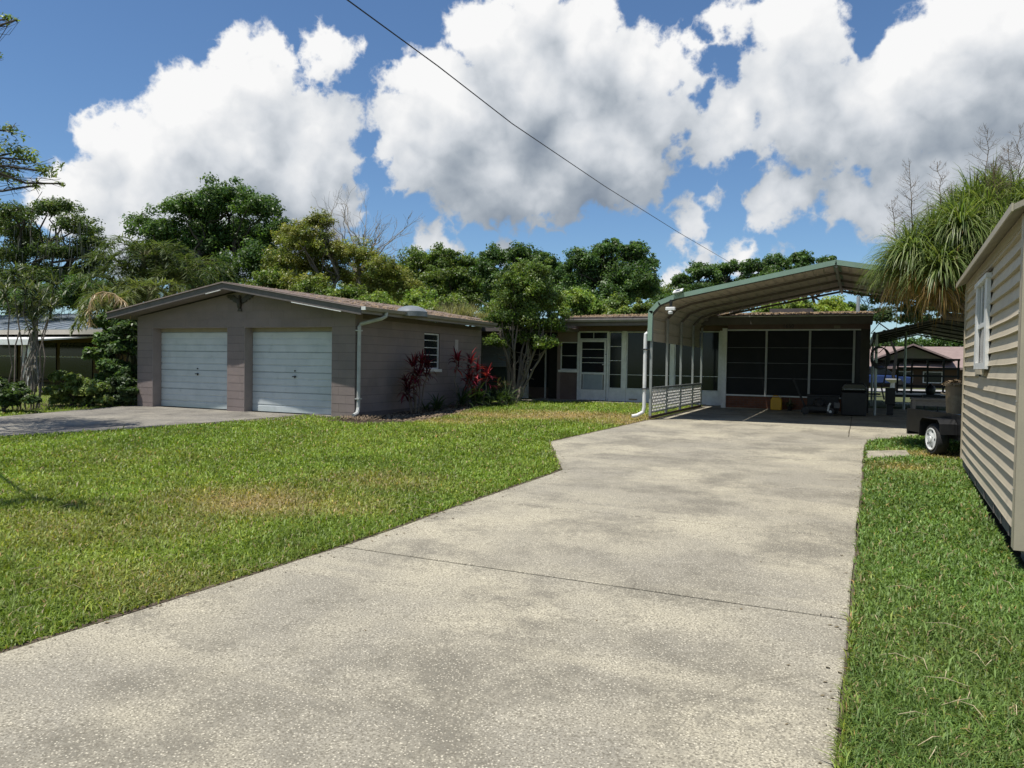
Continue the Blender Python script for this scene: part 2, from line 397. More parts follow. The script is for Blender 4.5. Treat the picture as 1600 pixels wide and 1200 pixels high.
# one ground sheet: fine under the lawn, coarse to the horizon
gx = np.concatenate([[-900, -400, -200, -100, -60, -40, -30], np.arange(-24, 10.01, .16), [14, 22, 40, 80, 160, 400, 900]])
gy = np.concatenate([[-400, -120, -40, -12, -4], np.arange(0, 27, .16), [30, 36, 50, 80, 140, 300, 700, 1500]])
GX, GY = np.meshgrid(gx, gy); nx = len(gx)
V = np.stack([GX, GY, g(GY)-.005+.012*(fb(GX, GY, .5)-.5)], -1)
inside = poly_in(DRIVE_POLY, GX, GY) | poly_in(GD_POLY, GX, GY) | poly_in(CARP_POLY, GX, GY) | poly_in(SHED_POLY, GX, GY) | poly_in(WALK_POLY, GX, GY) | poly_in(STEP_POLY, GX, GY)
V[..., 2] -= np.where(inside, .04, 0)
col = lawn_col(GX, GY)*.62
soil = np.clip(1-dist_edge(GX, GY)/.10, 0, 1)[..., None]
soil = np.maximum(soil, inside[..., None]*1.0)
soil = np.maximum(soil, (poly_in(BED_POLY, GX, GY))[..., None]*1.0)
far = np.clip((np.hypot(GX, GY)-30)/30, 0, 1)[..., None]
leftyard = ((GX < -18.2) & (GY > 12))[..., None]*np.clip(fb(GX, GY, .5)*1.6-.35, 0, 1)[..., None]
col = col*(1-soil)+np.array([.055, .042, .03])*soil
col = col*(1-.8*leftyard)+np.array([.16, .12, .075])*.8*leftyard
farg = np.clip((GY-26)/3, 0, 1)[..., None]; col = col*(1-farg)+np.array([.085, .095, .045])*(.7+.6*fb(GX, GY, .3)[..., None])*farg
idx = np.arange(V.shape[0]*V.shape[1]).reshape(V.shape[:2])
Fc = np.stack([idx[:-1, :-1], idx[:-1, 1:], idx[1:, 1:], idx[1:, :-1]], -1).reshape(-1, 4)
M_ground = pm('lawn_ground', (.1, .14, .03), vcol=True, rough=.95, bump=.9, bscale=55, fine=.45, fscale=38, spec=.1)
ground = npmesh('ground', V.reshape(-1, 3), Fc, M_ground, col=col.reshape(-1, 3), smooth=True)
tag(ground, kind='structure')

# concrete: broom-finished aggregate with lichen, yellowing and pale chips
def concrete(name, tint=(1, 1, 1), dark=1.0):
    mt = bpy.data.materials.new(name); mt.use_nodes = True; t = mt.node_tree; N, K = t.nodes, t.links.new; bs = N['Principled BSDF']
    bs.inputs['Roughness'].default_value = .88; bs.inputs['Specular IOR Level'].default_value = .25
    ge = N.new('ShaderNodeNewGeometry'); P = ge.outputs['Position']
    def nz(sc, de, ro=.6, st=None):
        v = P
        if st:
            mp = N.new('ShaderNodeMapping'); K(P, mp.inputs[0]); mp.inputs['Scale'].default_value = st; v = mp.outputs[0]
        n = N.new('ShaderNodeTexNoise'); K(v, n.inputs['Vector']); n.inputs['Scale'].default_value = sc; n.inputs['Detail'].default_value = de; n.inputs['Roughness'].default_value = ro; return n.outputs['Fac']
    def rg(a, lo, hi, b0=0., b1=1.):
        r = N.new('ShaderNodeMapRange'); K(a, r.inputs[0])
        for i, v in enumerate((lo, hi, b0, b1)): r.inputs[i+1].default_value = v
        return r.outputs[0]
    def mix(f, a, b, mode='MIX'):
        x = N.new('ShaderNodeMix'); x.data_type = 'RGBA'; x.blend_type = mode
        if isinstance(f, float): x.inputs[0].default_value = f
        else: K(f, x.inputs[0])
        for i, v in ((6, a), (7, b)):
            if isinstance(v, tuple): x.inputs[i].default_value = (*v, 1)
            else: K(v, x.inputs[i])
        return x.outputs[2]
    T = lambda c: tuple(a*b*dark for a, b in zip(c, tint))
    base = mix(rg(nz(.55, 5), .40, .62), T((.255, .248, .226)), T((.42, .40, .332)))        # grey to buff
    base = mix(rg(nz(1.0, 9, .78), .46, .60, 0., .9), base, T((.135, .131, .118)))                     # lichen stain
    base = mix(rg(nz(.8, 5, .6, (.5, 2.2, 1)), .57, .72), base, T((.40, .382, .322)))           # pale wash
    sp = N.new('ShaderNodeTexVoronoi'); K(P, sp.inputs['Vector']); sp.inputs['Scale'].default_value = 62
    base = mix(rg(sp.outputs['Distance'], .15, .36, .74, 0.), base, T((.66, .635, .56)))       # bright aggregate
    base = mix(rg(nz(85, 3), .46, .62, 0., .9), base, T((.115, .108, .092)))                 # dark pits
    base = mix(rg(nz(34, 4, .7), .35, .70, 0., .45), base, T((.215, .203, .178)))
    # hairline cracks, broken up by noise
    wp_ = N.new('ShaderNodeMix'); wp_.data_type = 'VECTOR'; wp_.inputs[0].default_value = .16
    nv = N.new('ShaderNodeTexNoise'); K(P, nv.inputs['Vector']); nv.inputs['Scale'].default_value = 2.2; nv.inputs['Detail'].default_value = 6
    K(P, wp_.inputs[4]); K(nv.outputs['Color'], wp_.inputs[5])
    vc = N.new('ShaderNodeTexVoronoi'); vc.feature = 'DISTANCE_TO_EDGE'; K(wp_.outputs[1], vc.inputs['Vector']); vc.inputs['Scale'].default_value = .46
    ck = N.new('ShaderNodeMath'); ck.operation = 'MULTIPLY'; K(rg(vc.outputs['Distance'], .0, .0030, .38, 0.), ck.inputs[0]); K(rg(nz(.5, 3), .50, .56), ck.inputs[1])
    base = mix(ck.outputs[0], base, T((.07, .065, .055)))
    K(base, bs.inputs['Base Color'])
    b = N.new('ShaderNodeBump'); b.inputs['Strength'].default_value = .7; b.inputs['Distance'].default_value = .006
    K(nz(120, 4), b.inputs['Height']); K(b.outputs[0], bs.inputs['Normal'])
    return mt
M_conc = concrete('aggregate_concrete', (1.025, .978, .865), 1.12); M_conc2 = concrete('garage_drive_concrete', (1, .97, .95), .78)
M_slab = concrete('carport_concrete', (.95, 1, 1.02), .62)

def slab(poly, name, mat, parent, lift=.012, th=.10, ragged=.0):
    # a slab that follows the ground's fall: top outline + skirt, ring inset for a worn arris
    pp = []
    for i in range(len(poly)):
        a_, b_ = np.array(poly[i], float), np.array(poly[(i+1) % len(poly)], float); m_ = max(1, int(np.hypot(*(b_-a_))/.35)) if ragged else 1
        for k in range(m_): q_ = a_+(b_-a_)*k/m_; pp.append(tuple(q_ + (np.array([random.gauss(0, ragged), 0]) if (k and abs(b_[1]-a_[1]) > .5) else 0)))
    poly = pp; n = len(poly); vs = []; fs = []
    c = np.mean(np.array(poly), 0)
    for (x, y) in poly: vs.append((x, y, float(g(y))+lift-.006))
    for (x, y) in poly:
        d = c-np.array((x, y)); d = d/np.linalg.norm(d)*.012; vs.append((x+d[0], y+d[1], float(g(y+d[1]))+lift))
    for (x, y) in poly: vs.append((x, y, float(g(y))+lift-th))
    fs.append(tuple(range(n, 2*n)))
    for i in range(n):
        j = (i+1) % n; fs.append((i, j, n+j, n+i)); fs.append((2*n+i, 2*n+j, j, i))
    mb = MB(); mb.add(vs, fs); return mb.build(name, mat, parent)
drive = thing('driveway', None, None, (-2, 8, 0)); tag(drive, kind='structure')
joints = [-8, -3.6, .55, 5.12, 7.32, 9.63, 12.05, 14.45, 17.15]
for i in range(len(joints)-1):
    y0, y1 = joints[i], joints[i+1]
    gp = lambda y: .013 if abs(y-5.12) < .1 else .011
    a, b = y0+gp(y0), y1-gp(y1)
    ysL = [a] + [y for y, x in XL if a+.1 < y < b-.1] + [b]
    ysR = [a] + [y for y, x in XR if a+.1 < y < b-.1] + [b]
    poly = [(interp(y, XR), y) for y in ysR] + [(interp(y, XL), y) for y in ysL[::-1]]
    if i == len(joints)-2: poly = [(interp(14.46, XR), 14.46), (.17, 15.2), (-.16, 15.75), (-.16, 17.14)] + [(interp(y, XL), y) for y in (17.14, 14.46)]
    slab(poly, 'slab', M_conc, drive, ragged=.006)
slab([(.185, 15.21), (1.15, 16.72), (3.5, 16.72), (3.5, 17.14), (-.145, 17.14), (-.145, 15.76)], 'slab', M_conc, drive)
cs = thing('carport_floor', None, None, (-1, 20, 0)); tag(cs, kind='structure')
for poly in ([(-4.42, 17.16), (-.15, 17.16), (-.15, 24.6), (-4.42, 24.6)], [(-.14, 17.16), (3.5, 17.16), (3.5, 26.5), (-.14, 26.5)]):
    slab(poly, 'slab', M_slab if False else M_conc, cs, lift=.012)
gd = thing('garage_driveway', None, None, (-14, 12, 0)); tag(gd, kind='structure')
slab(GD_POLY, 'slab', M_conc2, gd, lift=.015)
wk = thing('entry_path', None, None, (-7, 24, 0)); tag(wk, kind='structure')
slab([(-10.4, 23.05), (-6.9, 23.75), (-4.45, 23.75), (-4.45, 24.55), (-10.4, 24.9)], 'slab', M_conc, wk, lift=.03)
sp = slab(STEP_POLY, 'stepping_slab', M_conc, None, lift=.02, th=.06); tag(sp, 'small pale concrete slab set in the grass beside the driveway', 'slab')
street = B(-300, 300, 47, 54, .0, .012).build('road', pm('asphalt', (.30, .29, .28), (.25, .245, .24), 2, .9, fine=.3)); tag(street, kind='structure')

# trimmed soil edge beside the drive
def edge_strip(line, w0, w1, name='edge_soil'):
    vs = []; fs = []; pts = []
    for i in range(len(line)-1):
        a, b = np.array(line[i]), np.array(line[i+1]); n_ = max(2, int(np.hypot(*(b-a))/.12))
        for k in range(n_): pts.append((a+(b-a)*k/n_, b-a))
    pts.append((np.array(line[-1]), np.array(line[-1])-np.array(line[-2])))
    for p, t in pts:
        t = t/np.hypot(*t); nn = np.array([-t[1], t[0]]); o = random.uniform(.6, 1.5)
        for w in (w0, w1*o): q = p+nn*w; vs.append((q[0], q[1], float(g(q[1]))+.009))
    for i in range(len(pts)-1): fs.append((2*i, 2*i+2, 2*i+3, 2*i+1))
    return MB().add(vs, fs).build(name, M_soil, drive)
edge_strip([(x, y) for y, x in XL if -6 < y < 17.2], .001, .045)
edge_strip([(x, y) for y, x in XR if -6 < y < 15.3][::-1], .001, .02)

# ---- grass blades: dense near the camera, thinning out as a pixel covers more ground
def blades(N, r0, r1, az0, az1, seed, exclude_right=False):
    rs = np.random.default_rng(seed)
    r = np.exp(rs.uniform(math.log(r0), math.log(r1), N)); a = rs.uniform(az0, az1, N)
    X = r*np.sin(a); Y = r*np.cos(a)
    bad = poly_in(DRIVE_POLY, X, Y) | poly_in(GD_POLY, X, Y) | poly_in(CARP_POLY, X, Y) | poly_in(HOUSE_POLY, X, Y) | poly_in(WALK_POLY, X, Y) | poly_in(BED_POLY, X, Y) | poly_in(STEP_POLY, X, Y) | poly_in(SHED_POLY, X, Y)
    bad |= (Y > 26) | ((X > 3.4) & (Y > 15))
    ed = dist_edge(X, Y); bad |= ed < np.where(X < -1, .004+.06*rs.random(N)**1.5, .002+.022*rs.random(N))
    dr = dryness(X, Y); bad |= rs.random(N) < dr*.45
    bad |= (X < -18.2) & (Y > 12) & (rs.random(N) < .5)
    k = ~bad; X, Y, r, ed, dr = X[k], Y[k], r[k], ed[k], dr[k]; n = len(X)
    W = np.clip(.0016*r, .0045, .022)*rs.uniform(.7, 1.3, n)
    weed = rs.random(n) < .012
    H = (.030+.03*rs.random(n)+.040*fb(X, Y, 2.2)+.05*weed)*np.clip(.9+r*.012, 1, 1.25)*(1-.35*dr)
    th = rs.uniform(0, 2*PI, n); lean = rs.uniform(.25, 1.25, n)
    dx, dy = np.cos(th), np.sin(th); sx, sy = -dy, dx
    Z = g(Y)-.012
    base = np.stack([X, Y, Z], -1); d = np.stack([dx, dy, np.zeros(n)], -1); s = np.stack([sx, sy, np.zeros(n)], -1); up = np.array([0, 0, 1.])
    mid = base + d*(H*.35*lean)[:, None] + up*(H*.62)[:, None]
    tip = base + d*(H*.95*lean)[:, None] + up*(H*(1.05-.32*lean))[:, None]
    V = np.stack([base - s*(W*.35)[:, None], mid - s*(W*.5)[:, None], tip, mid + s*(W*.5)[:, None]], 1)
    c = lawn_col(X, Y)*rs.uniform(.62, 1.45, n)[:, None]
    dead = rs.random(n) < .05+.35*dr; c[dead] = np.array([.34, .27, .14])*rs.uniform(.7, 1.2, dead.sum())[:, None]
    yl = rs.random(n) < .12; c[yl] *= np.array([1.45, 1.2, .9])
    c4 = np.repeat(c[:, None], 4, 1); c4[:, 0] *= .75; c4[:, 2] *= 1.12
    return V.reshape(-1, 3), c4.reshape(-1, 3), n
Vb, cb, nb = blades(640000, 2.1, 34, -1.13, .36, 11)
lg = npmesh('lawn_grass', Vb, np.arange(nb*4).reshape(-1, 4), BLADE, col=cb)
tag(lg, 'short green mown lawn grass with straw-brown patches', 'grass', kind='stuff')
# pale stalks and straw dropped on the lawn
mb = MB(); rs = random.Random(5)
spots = [(x, y, 6) for x, y in ((560, 885), (640, 770), (650, 790), (1440, 830), (1500, 745), (1395, 735), (1000, 700), (330, 985), (360, 870))]
for px, py, k in spots + [(rs.uniform(20, 800), rs.uniform(690, 960), 1) for _ in range(60)] + [(rs.uniform(1370, 1590), rs.uniform(715, 1150), 1) for _ in range(24)]:
    for _ in range(k):
        p = atz(px, py, -.22); x, y = p[0]+rs.uniform(-.25, .25)*(k > 1), p[1]+rs.uniform(-.25, .25)*(k > 1)
        if poly_in(DRIVE_POLY, np.array([x]), np.array([y]))[0] or poly_in(SHED_POLY, np.array([x]), np.array([y]))[0]: continue
        a = rs.uniform(0, PI); l = rs.uniform(.05, .24); z = float(g(y))+.045
        mb.tube([(x, y, z), (x+math.cos(a)*l*.5, y+math.sin(a)*l*.5, z+.02), (x+math.cos(a+.12)*l, y+math.sin(a+.12)*l, z+rs.uniform(-.01, .02))], [.0012, .0022, .0008], 4)
tag(mb.build('dry_straw', pm('straw', (.50, .42, .26), (.38, .31, .18), 20, .8)), 'pale dry stalks and clippings scattered over the lawn', 'straw', kind='stuff')

# leaves and grit blown onto the concrete
mb = MB(); r_ = random.Random(15)
for i in range(420):
    y = r_.uniform(2.3, 17); e_ = r_.random()
    x = interp(y, XL)+abs(r_.gauss(0, .10)) if e_ < .45 else (interp(y, XR)-abs(r_.gauss(0, .07)) if e_ < .8 else r_.uniform(interp(y, XL)+.1, interp(y, XR)-.1))
    z = float(g(y))+.0135; a = r_.uniform(0, 2*PI); l = r_.uniform(.008, .035); w = l*r_.uniform(.15, .5)
    if e_ > .8: l *= .7; w *= .7
    ca_, sa_ = math.cos(a), math.sin(a)
    mb.add([(x, y, z), (x+ca_*l*.5-sa_*w, y+sa_*l*.5+ca_*w, z+.004), (x+ca_*l, y+sa_*l, z+r_.uniform(.001, .008)), (x+ca_*l*.5+sa_*w, y+sa_*l*.5-ca_*w, z+.003)], [(0, 1, 2, 3)])
tag(mb.build('drive_litter', pm('litter_mix', (.20, .15, .09), (.10, .09, .05), 40, .9)), 'tiny dry leaves and clippings blown along the driveway edges', 'leaf litter', kind='stuff')
# ================================================================== the house
H = thing('house', 'low mauve-grey block ranch house with two white garage doors and a screened porch', 'house', (-10, 19, 0))
GY0 = 14.37; GXL, GXR = -18.03, -10.72; RPX = -14.37
SL = .165
def under(x): return 2.97 - SL*abs(x-RPX)
# --- garage walls: recessed joint backing + courses of blocks
bw = MB()
O1, O2 = (-17.44, -14.72), (-14.14, -11.39); OT = 2.06; DY = 14.655
for a, b in ((GXL, O1[0]), (O1[1], O2[0]), (O2[1], GXR)): bw.box(a+.004, b-.004, GY0+.006, DY+.1, -.3, OT)
gbw = MB(); gbw.prism([(GXL+.004, OT), (GXR-.004, OT), (GXR-.004, under(GXR)), (RPX, 2.96), (GXL+.004, under(GXL))], GY0+.006, GY0+.3, 'y')
WY0, WY1, WZ0, WZ1 = 17.44, 18.27, 1.06, 2.05
SE = 20.82
bw.box(GXL+.004, GXR-.004, GY0+.007, GY0+.29, OT, OT+.05); sw = MB()
for y0, y1, z0, z1 in ((GY0+.3, WY0, -.3, 2.36), (WY1, SE, -.3, 2.36), (WY0, WY1, -.3, WZ0), (WY0, WY1, WZ1, 2.36)):
    sw.box(GXR-.25, GXR-.006, y0, y1, z0, z1)
B(GXL, GXL+.2, GY0+.33, 24, -.3, 2.3).build('wall', M_block, H)
wall = bw.build('wall', M_mortar, H); gbw.build('gable_wall', M_block, H); side_wall = sw.build('wall', M_mortar, H)
# reveals of the door openings
rv = MB()
for a, b in (O1, O2):
    rv.box(a-.003, a+.004, GY0-.002, DY+.02, -.2, OT); rv.box(b-.004, b+.003, GY0-.002, DY+.02, -.2, OT); rv.box(a+.004, b-.004, GY0+.004, DY+.02, OT-.006, OT+.002)
rv.build('door_reveal', pm('reveal', (.33, .275, .255), (.28, .235, .22), 3, .85), H)
unit = bpy.data.meshes.new('block')
_c = .5; _b = .012
unit.from_pydata([(-.5,-.5,-.5),(.5,-.5,-.5),(.5,.5,-.5),(-.5,.5,-.5),(-.5,-.5,.5),(.5,-.5,.5),(.5,.5,.5),(-.5,.5,.5)], [], [(0,3,2,1),(4,5,6,7),(0,1,5,4),(1,2,6,5),(2,3,7,6),(3,0,4,7)])
unit.materials.append(M_block); unit.update()
Z0, CH = -.173, .203
nblk = 0
def course(a, b, z0, z1, plane, axis, off):
    global nblk
    edges = [a]; x = a + (.406 if off == 0 else .203)
    while x < b-.12: edges.append(x); x += .406
    edges.append(b)
    for i in range(len(edges)-1):
        w = edges[i+1]-edges[i]-.0025; c = (edges[i]+edges[i+1])/2; j = random.uniform(-.0012, .0012)
        if axis == 'x': piece('block', unit, (c, plane+.05+j, (z0+z1)/2), wall, scale=(w, .1, z1-z0-.010))
        else: piece('block', unit, (plane-.05+j, c, (z0+z1)/2), side_wall, scale=(.1, w, z1-z0-.010))
        nblk += 1
k = 0
while True:
    z0, z1 = Z0+CH*k, Z0+CH*(k+1)
    if z0 > 2.8: break
    if z1 <= OT+.01:
        if k >= 0:
            for a, b in ((GXL, O1[0]), (O1[1], O2[0]), (O2[1], GXR)): course(a, b, z0, z1, GY0, 'x', k % 2)
    else:
        half = (2.955-z1)/SL
        a, b = max(GXL, RPX-half), min(GXR, RPX+half)
        if b-a > .5: course(a, b, z0, z1, GY0, 'x', k % 2)
    if z1 < 2.3 and k > 0:
        segs = [(GY0+.1, SE)]
        if z1 > WZ0+.02 and z0 < WZ1-.02: segs = [(GY0+.1, WY0), (WY1, SE)]
        for a, b in segs: course(a, b, z0, z1, GXR, 'y', k % 2)
    k += 1
# --- garage doors: four ribbed sections each, lock, handle
def garage_door(a, b):
    d = thing_part = MB().box(a, b, DY+.03, DY+.06, -.12, OT-.004).build('garage_door', M_mortar, H)
    zt, zb = 1.955, float(g(14.6))+.022
    MB().box(a, b, DY-.012, DY+.028, zt+.004, OT-.004).build('head_trim', pm('tan_trim', (.34, .29, .21), (.28, .24, .175), 4, .7), d)
    n = 4; h = (zt-zb)/n
    for i in range(n):
        z0 = zb+i*h; mb = MB()
        prof = [(0, 0), (0.0, .010)]
        ys = [(.004, .012), (.29*h, .012), (.31*h, -.004), (.345*h, -.004), (.37*h, .012), (.63*h, .012), (.65*h, .002), (.68*h, .002), (.70*h, .012), (h-.022, .012), (h-.016, -.012), (h-.002, -.012)]
        pts = [(-.025, .0)] + [(o, z) for z, o in ys] + [(-.025, h-.002)]
        poly = [(DY-.0-o, z0+z) for o, z in pts]
        mb.prism(poly[::-1], a+.015, b-.012, 'x')
        mb.build('panel', M_door, d)
    cx = (a+b)/2+.03
    mb = MB(); mb.box(cx-.012, cx+.012, DY-.035, DY-.012, .80, .86); mb.lathe([(.018, 0), (.018, .025)], (cx, DY-.036, .98), 10, 'y')
    mb.bar((cx-.07, DY-.04, .84), (cx+.05, DY-.04, .84), .018, .022); mb.build('handle', M_dark, d)
    MB().box(a, b, DY-.02, DY+.03, zb-.03, zb-.004).build('bottom_seal', M_black, d)
garage_door(*O1); garage_door(*O2)
# --- garage roof
RY0, RY1 = 13.87, 20.68; RXL, RXR = -18.60, -10.20
zt = lambda x: 3.17 - SL*abs(x-RPX)
rb = MB(); N = 24
for xa, xb in ((RXL, RPX), (RPX, RXR)):
    rb.prism([(xa, zt(xa)-.03), (xb, zt(xb)-.03), (xb, zt(xb)), (xa, zt(xa))], RY0-.02, RY1 if xb == RXR else 26, 'y')
rb.prism([(RPX, zt(RPX)-.03), (-11.6, zt(-11.6)-.03), (-11.6, zt(-11.6)-.002), (RPX, zt(RPX)-.002)], RY1, 26, 'y')
roof = rb.build('roof', M_shingle, H)
fb_ = MB()
for xa, xb in ((RXL, RPX), (RPX, RXR)):
    fb_.prism([(xa, zt(xa)-.19), (xb, zt(xb)-.19), (xb, zt(xb)-.031), (xa, zt(xa)-.031)], RY0, RY0+.03, 'y')
fb_.build('fascia', M_brownfascia, roof)
MB().prism([(RXL+.02, zt(RXL)-.16), (RPX, zt(RPX)-.165), (RXR-.02, zt(RXR)-.16), (RXR-.02, zt(RXR)-.15), (RPX, zt(RPX)-.15), (RXL+.02, zt(RXL)-.15)], RY0+.031, RY1-.01, 'y').build('soffit', M_soffit, roof)
de = MB()
for xa, xb in ((RXL-.005, RPX), (RPX, RXR)):
    de.prism([(xa, zt(xa)-.034), (xb, zt(xb)-.034), (xb, zt(xb)-.018), (xa, zt(xa)-.018)], RY0-.034, RY0-.0205, 'y')
de.build('drip_edge', pm('drip', (.30, .25, .23), (.24, .2, .19), 6, .5), roof)
ws = MB()
for xa, xb in ((-12.2, -10.75), (-14.95, -14.45)):
    ws.prism([(xa, zt(xa)-.205), (xb, zt(xb)-.205), (xb, zt(xb)-.188), (xa, zt(xa)-.188)], RY0-.006, RY0+.02, 'y')
ws.build('bare_metal_strip', M_white, roof)
gt = MB()       # gutter along the right eave
gt.prism([(RXR-.005, 2.40), (RXR+.085, 2.40), (RXR+.11, 2.45), (RXR+.12, 2.475), (RXR+.108, 2.475), (RXR+.08, 2.415), (RXR+.008, 2.415), (RXR+.008, 2.478), (RXR-.005, 2.478)], RY0+.02, RY1, 'y')
gt.box(RXR-.06, RXR-.006, RY0+.03, RY1, 2.335, 2.47)
gut = gt.build('gutter', pm('gutter_grey', (.27, .245, .235), (.20, .185, .175), 3, .5), H)
B(RXR-.01, RXR+.12, RY0+.005, RY0+.0195, 2.40, 2.478).build('end_cap', M_white, gut)
dsx = -10.655
ds = MB().tube([(RXR+.05, 14.80, 2.40), (RXR+.045, 14.78, 2.31), (RXR-.02, 14.72, 2.26), (dsx, 14.49, 2.12), (dsx, 14.44, 2.05), (dsx, 14.43, .16), (dsx+.02, 14.36, .03), (dsx+.05, 14.17, -.01)], [.045]*8, 8)
M_spout = pm('downspout_paint', (.46, .47, .45), (.36, .365, .35), 4, .45)
ds.build('downspout', M_spout, H)
for z in (1.95, .35): B(dsx-.06, dsx+.055, 14.37, 14.50, z, z+.03).build('strap', M_spout, bpy.data.objects['downspout'])
# debris and a dome light on the roof
mb = MB(); rs = random.Random(3)
for i in range(2600):
    y = rs.uniform(14, 23); x = RXR - abs(rs.gauss(0, 1.3)); x = max(x, -14.2)
    if rs.random() < .3: x = rs.uniform(-14.3, RXR)
    if y > RY1 and x > -11.7: continue
    z = zt(x)+.004; a = rs.uniform(0, PI); l = rs.uniform(.04, .12)
    mb.add([(x, y, z), (x+math.cos(a)*l, y+math.sin(a)*l, z+.012), (x+math.cos(a)*l+.012, y+math.sin(a)*l+.01, z+rs.uniform(.006, .03))], [(0, 1, 2)])
tag(mb.build('leaf_litter', pm('litter', (.30, .22, .13), (.22, .15, .085), 25, .9), roof), kind='stuff')
d = ray(643, 486)
t = 5.0
while (C0+d*t)[2] < zt((C0+d*t)[0]) or (C0+d*t)[0] > RXR: t += .02
dc = C0+d*t
dc[2] = zt(dc[0])
MB().lathe([(.40, -.10), (.40, .02), (.37, .05), (.30, .11), (.18, .155), (.07, .17), (.01, .172)], dc, 20).build('skylight_dome', pm('dome', (.20, .215, .225), (.16, .175, .18), 4, .3), roof, smooth=True)

# --- side window: louvred panes in a white frame
def louvre_window(name, plane, axis, a, b, z0, z1, rails, mat_pane, parent, fw=.035, deep=.09, sill=True, mf=M_trim):
    def bx(mb, u0, u1, d0, d1, w0, w1):
        return mb.box(plane-d1, plane-d0, u0, u1, w0, w1) if axis == 'x' else mb.box(u0, u1, plane+d0, plane+d1, w0, w1)
    fr = MB()
    bx(fr, a, a+fw, .03, deep, z0, z1); bx(fr, b-fw, b, .03, deep, z0, z1); bx(fr, a+fw, b-fw, .03, deep, z1-fw, z1); bx(fr, a+fw, b-fw, .03, deep, z0, z0+fw)
    w = fr.build(name, mf, parent)
    zs = [z0+fw]+list(rails)+[z1-fw]
    for i in range(len(zs)-1): bx(MB(), a+fw, b-fw, .062, .070, zs[i]+.009, zs[i+1]-.009).build('pane', mat_pane, w)
    for z in rails: bx(MB(), a+fw, b-fw, .045, .075, z-.009, z+.009).build('rail', mf, w)
    if sill: bx(MB(), a-.06, b+.06, -.05, .08, z0-.085, z0-.002).build('sill', M_white, w)
    return w
louvre_window('window', GXR, 'x', WY0+.01, WY1-.01, WZ0+.002, WZ1-.01, [1.25, 1.45, 1.65, 1.85], M_glass, H)
B(GXR-.001, GXR+.004, 19.15, 19.33, 1.55, 1.92).build('wall_patch', pm('bare_patch', (.46, .42, .40), (.37, .32, .30), 9, .8), H)

M_pw0 = pm('mauve_wall', (.25, .195, .18), (.21, .165, .15), 3, .85)
# --- breezeway between garage and porch
M_louv = pm('grey_shutter', (.30, .32, .33), (.25, .265, .27), 3, .6)
B(-18.0, -10.76, 20.70, 20.81, -.2, 2.35).build('wall', M_pw0, H)
sh = B(-12.15, -11.05, 23.64, 23.68, 1.12, 2.24).build('shutter', M_louv, H)
for i in range(15):
    z = 1.14+i*.072
    MB().prism([(23.60, z), (23.635, z+.05), (23.635, z+.066), (23.598, z+.014)], -12.12, -11.08, 'x').build('slat', M_louv, sh)
B(-12.4, -11.05, 23.70, 23.78, -.1, 1.1).build('lower_board', pm('dark_board', (.05, .065, .06), (.035, .045, .042), 4, .8), H)
B(-12.4, -11.05, 23.70, 23.78, 2.25, 2.45).build('header', M_pw0, H)
B(-13.2, -8.80, 22.75, 25.4, 2.36, 2.46).build('breezeway_roof', M_soffit, H)
B(-13.2, -8.82, 22.70, 22.738, 2.33, 2.50).build('breezeway_fascia', M_brownfascia, H)
B(-9.75, -9.02, 22.60, 22.69, 2.42, 2.49).build('breezeway_gutter', M_trim, H)
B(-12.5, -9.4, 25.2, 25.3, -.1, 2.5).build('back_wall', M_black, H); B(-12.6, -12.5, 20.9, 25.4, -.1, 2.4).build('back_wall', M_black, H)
scr = B(-11.6, -9.55, 24.95, 24.98, .42, 2.36).build('porch_screen', M_screen, H)
B(-11.6, -9.55, 24.93, 24.97, 0, .41).build('kick_panel', pm('brown_panel', (.10, .07, .055), (.07, .05, .04), 3, .7), scr)
for x in (-10.90, -10.21): B(x-.022, x+.022, 24.86, 24.925, 0, 2.36).build('post', M_trim, scr)
B(-11.5, -10.93, 24.85, 24.92, 0, .43).build('grey_panel', M_trim, scr)

# --- porch wall of the main house, left of the step: Y 24.5
LY = 24.5; RY = 23.4
BRK = bpy.data.meshes.new('brick'); BRK.from_pydata([v.co[:] for v in unit.vertices], [], [tuple(p.vertices) for p in unit.polygons]); BRK.materials.append(M_brick); BRK.update()
def brickwork(parent, x0, x1, y, z0, z1):
    bk = B(x0, x1, y+.012, y+.12, z0, z1).build('brick_base', M_mortar, parent)
    h = .071; k = 0; z = z0
    while z+h <= z1+.005:
        x = x0 - (.105 if k % 2 else 0)
        while x < x1-.02:
            a, b = max(x, x0), min(x+.205, x1)
            piece('brick', BRK, ((a+b)/2, y+.05, z+h/2), bk, scale=(b-a-.008, .1, h-.009)); x += .21
        z += h; k += 1
    return bk
M_pw = pm('mauve_wall', (.25, .195, .18), (.21, .165, .15), 3, .85)
B(-9.56, -8.86, LY+.02, LY+.16, -.1, 1.0).build('wall', pm('brown_wall', (.145, .105, .092), (.115, .083, .072), 3, .85), H)
B(-9.56, -8.86, LY+.02, LY+.16, 2.03, 2.5).build('wall', M_pw, H)
B(-9.62, -9.50, LY+.0, LY+.17, -.1, 2.5).build('wall', M_pw, H)
louvre_window('window', LY, 'y', -9.50, -8.86, 1.06, 2.03, [1.55], M_glass, H, sill=True)
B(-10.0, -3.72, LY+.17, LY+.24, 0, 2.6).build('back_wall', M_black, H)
B(-8.9, -3.75, LY+.0, LY+.1, 2.40, 2.56).build('header', pm('brown_header', (.16, .10, .085), (.12, .078, .066), 3, .7), H)
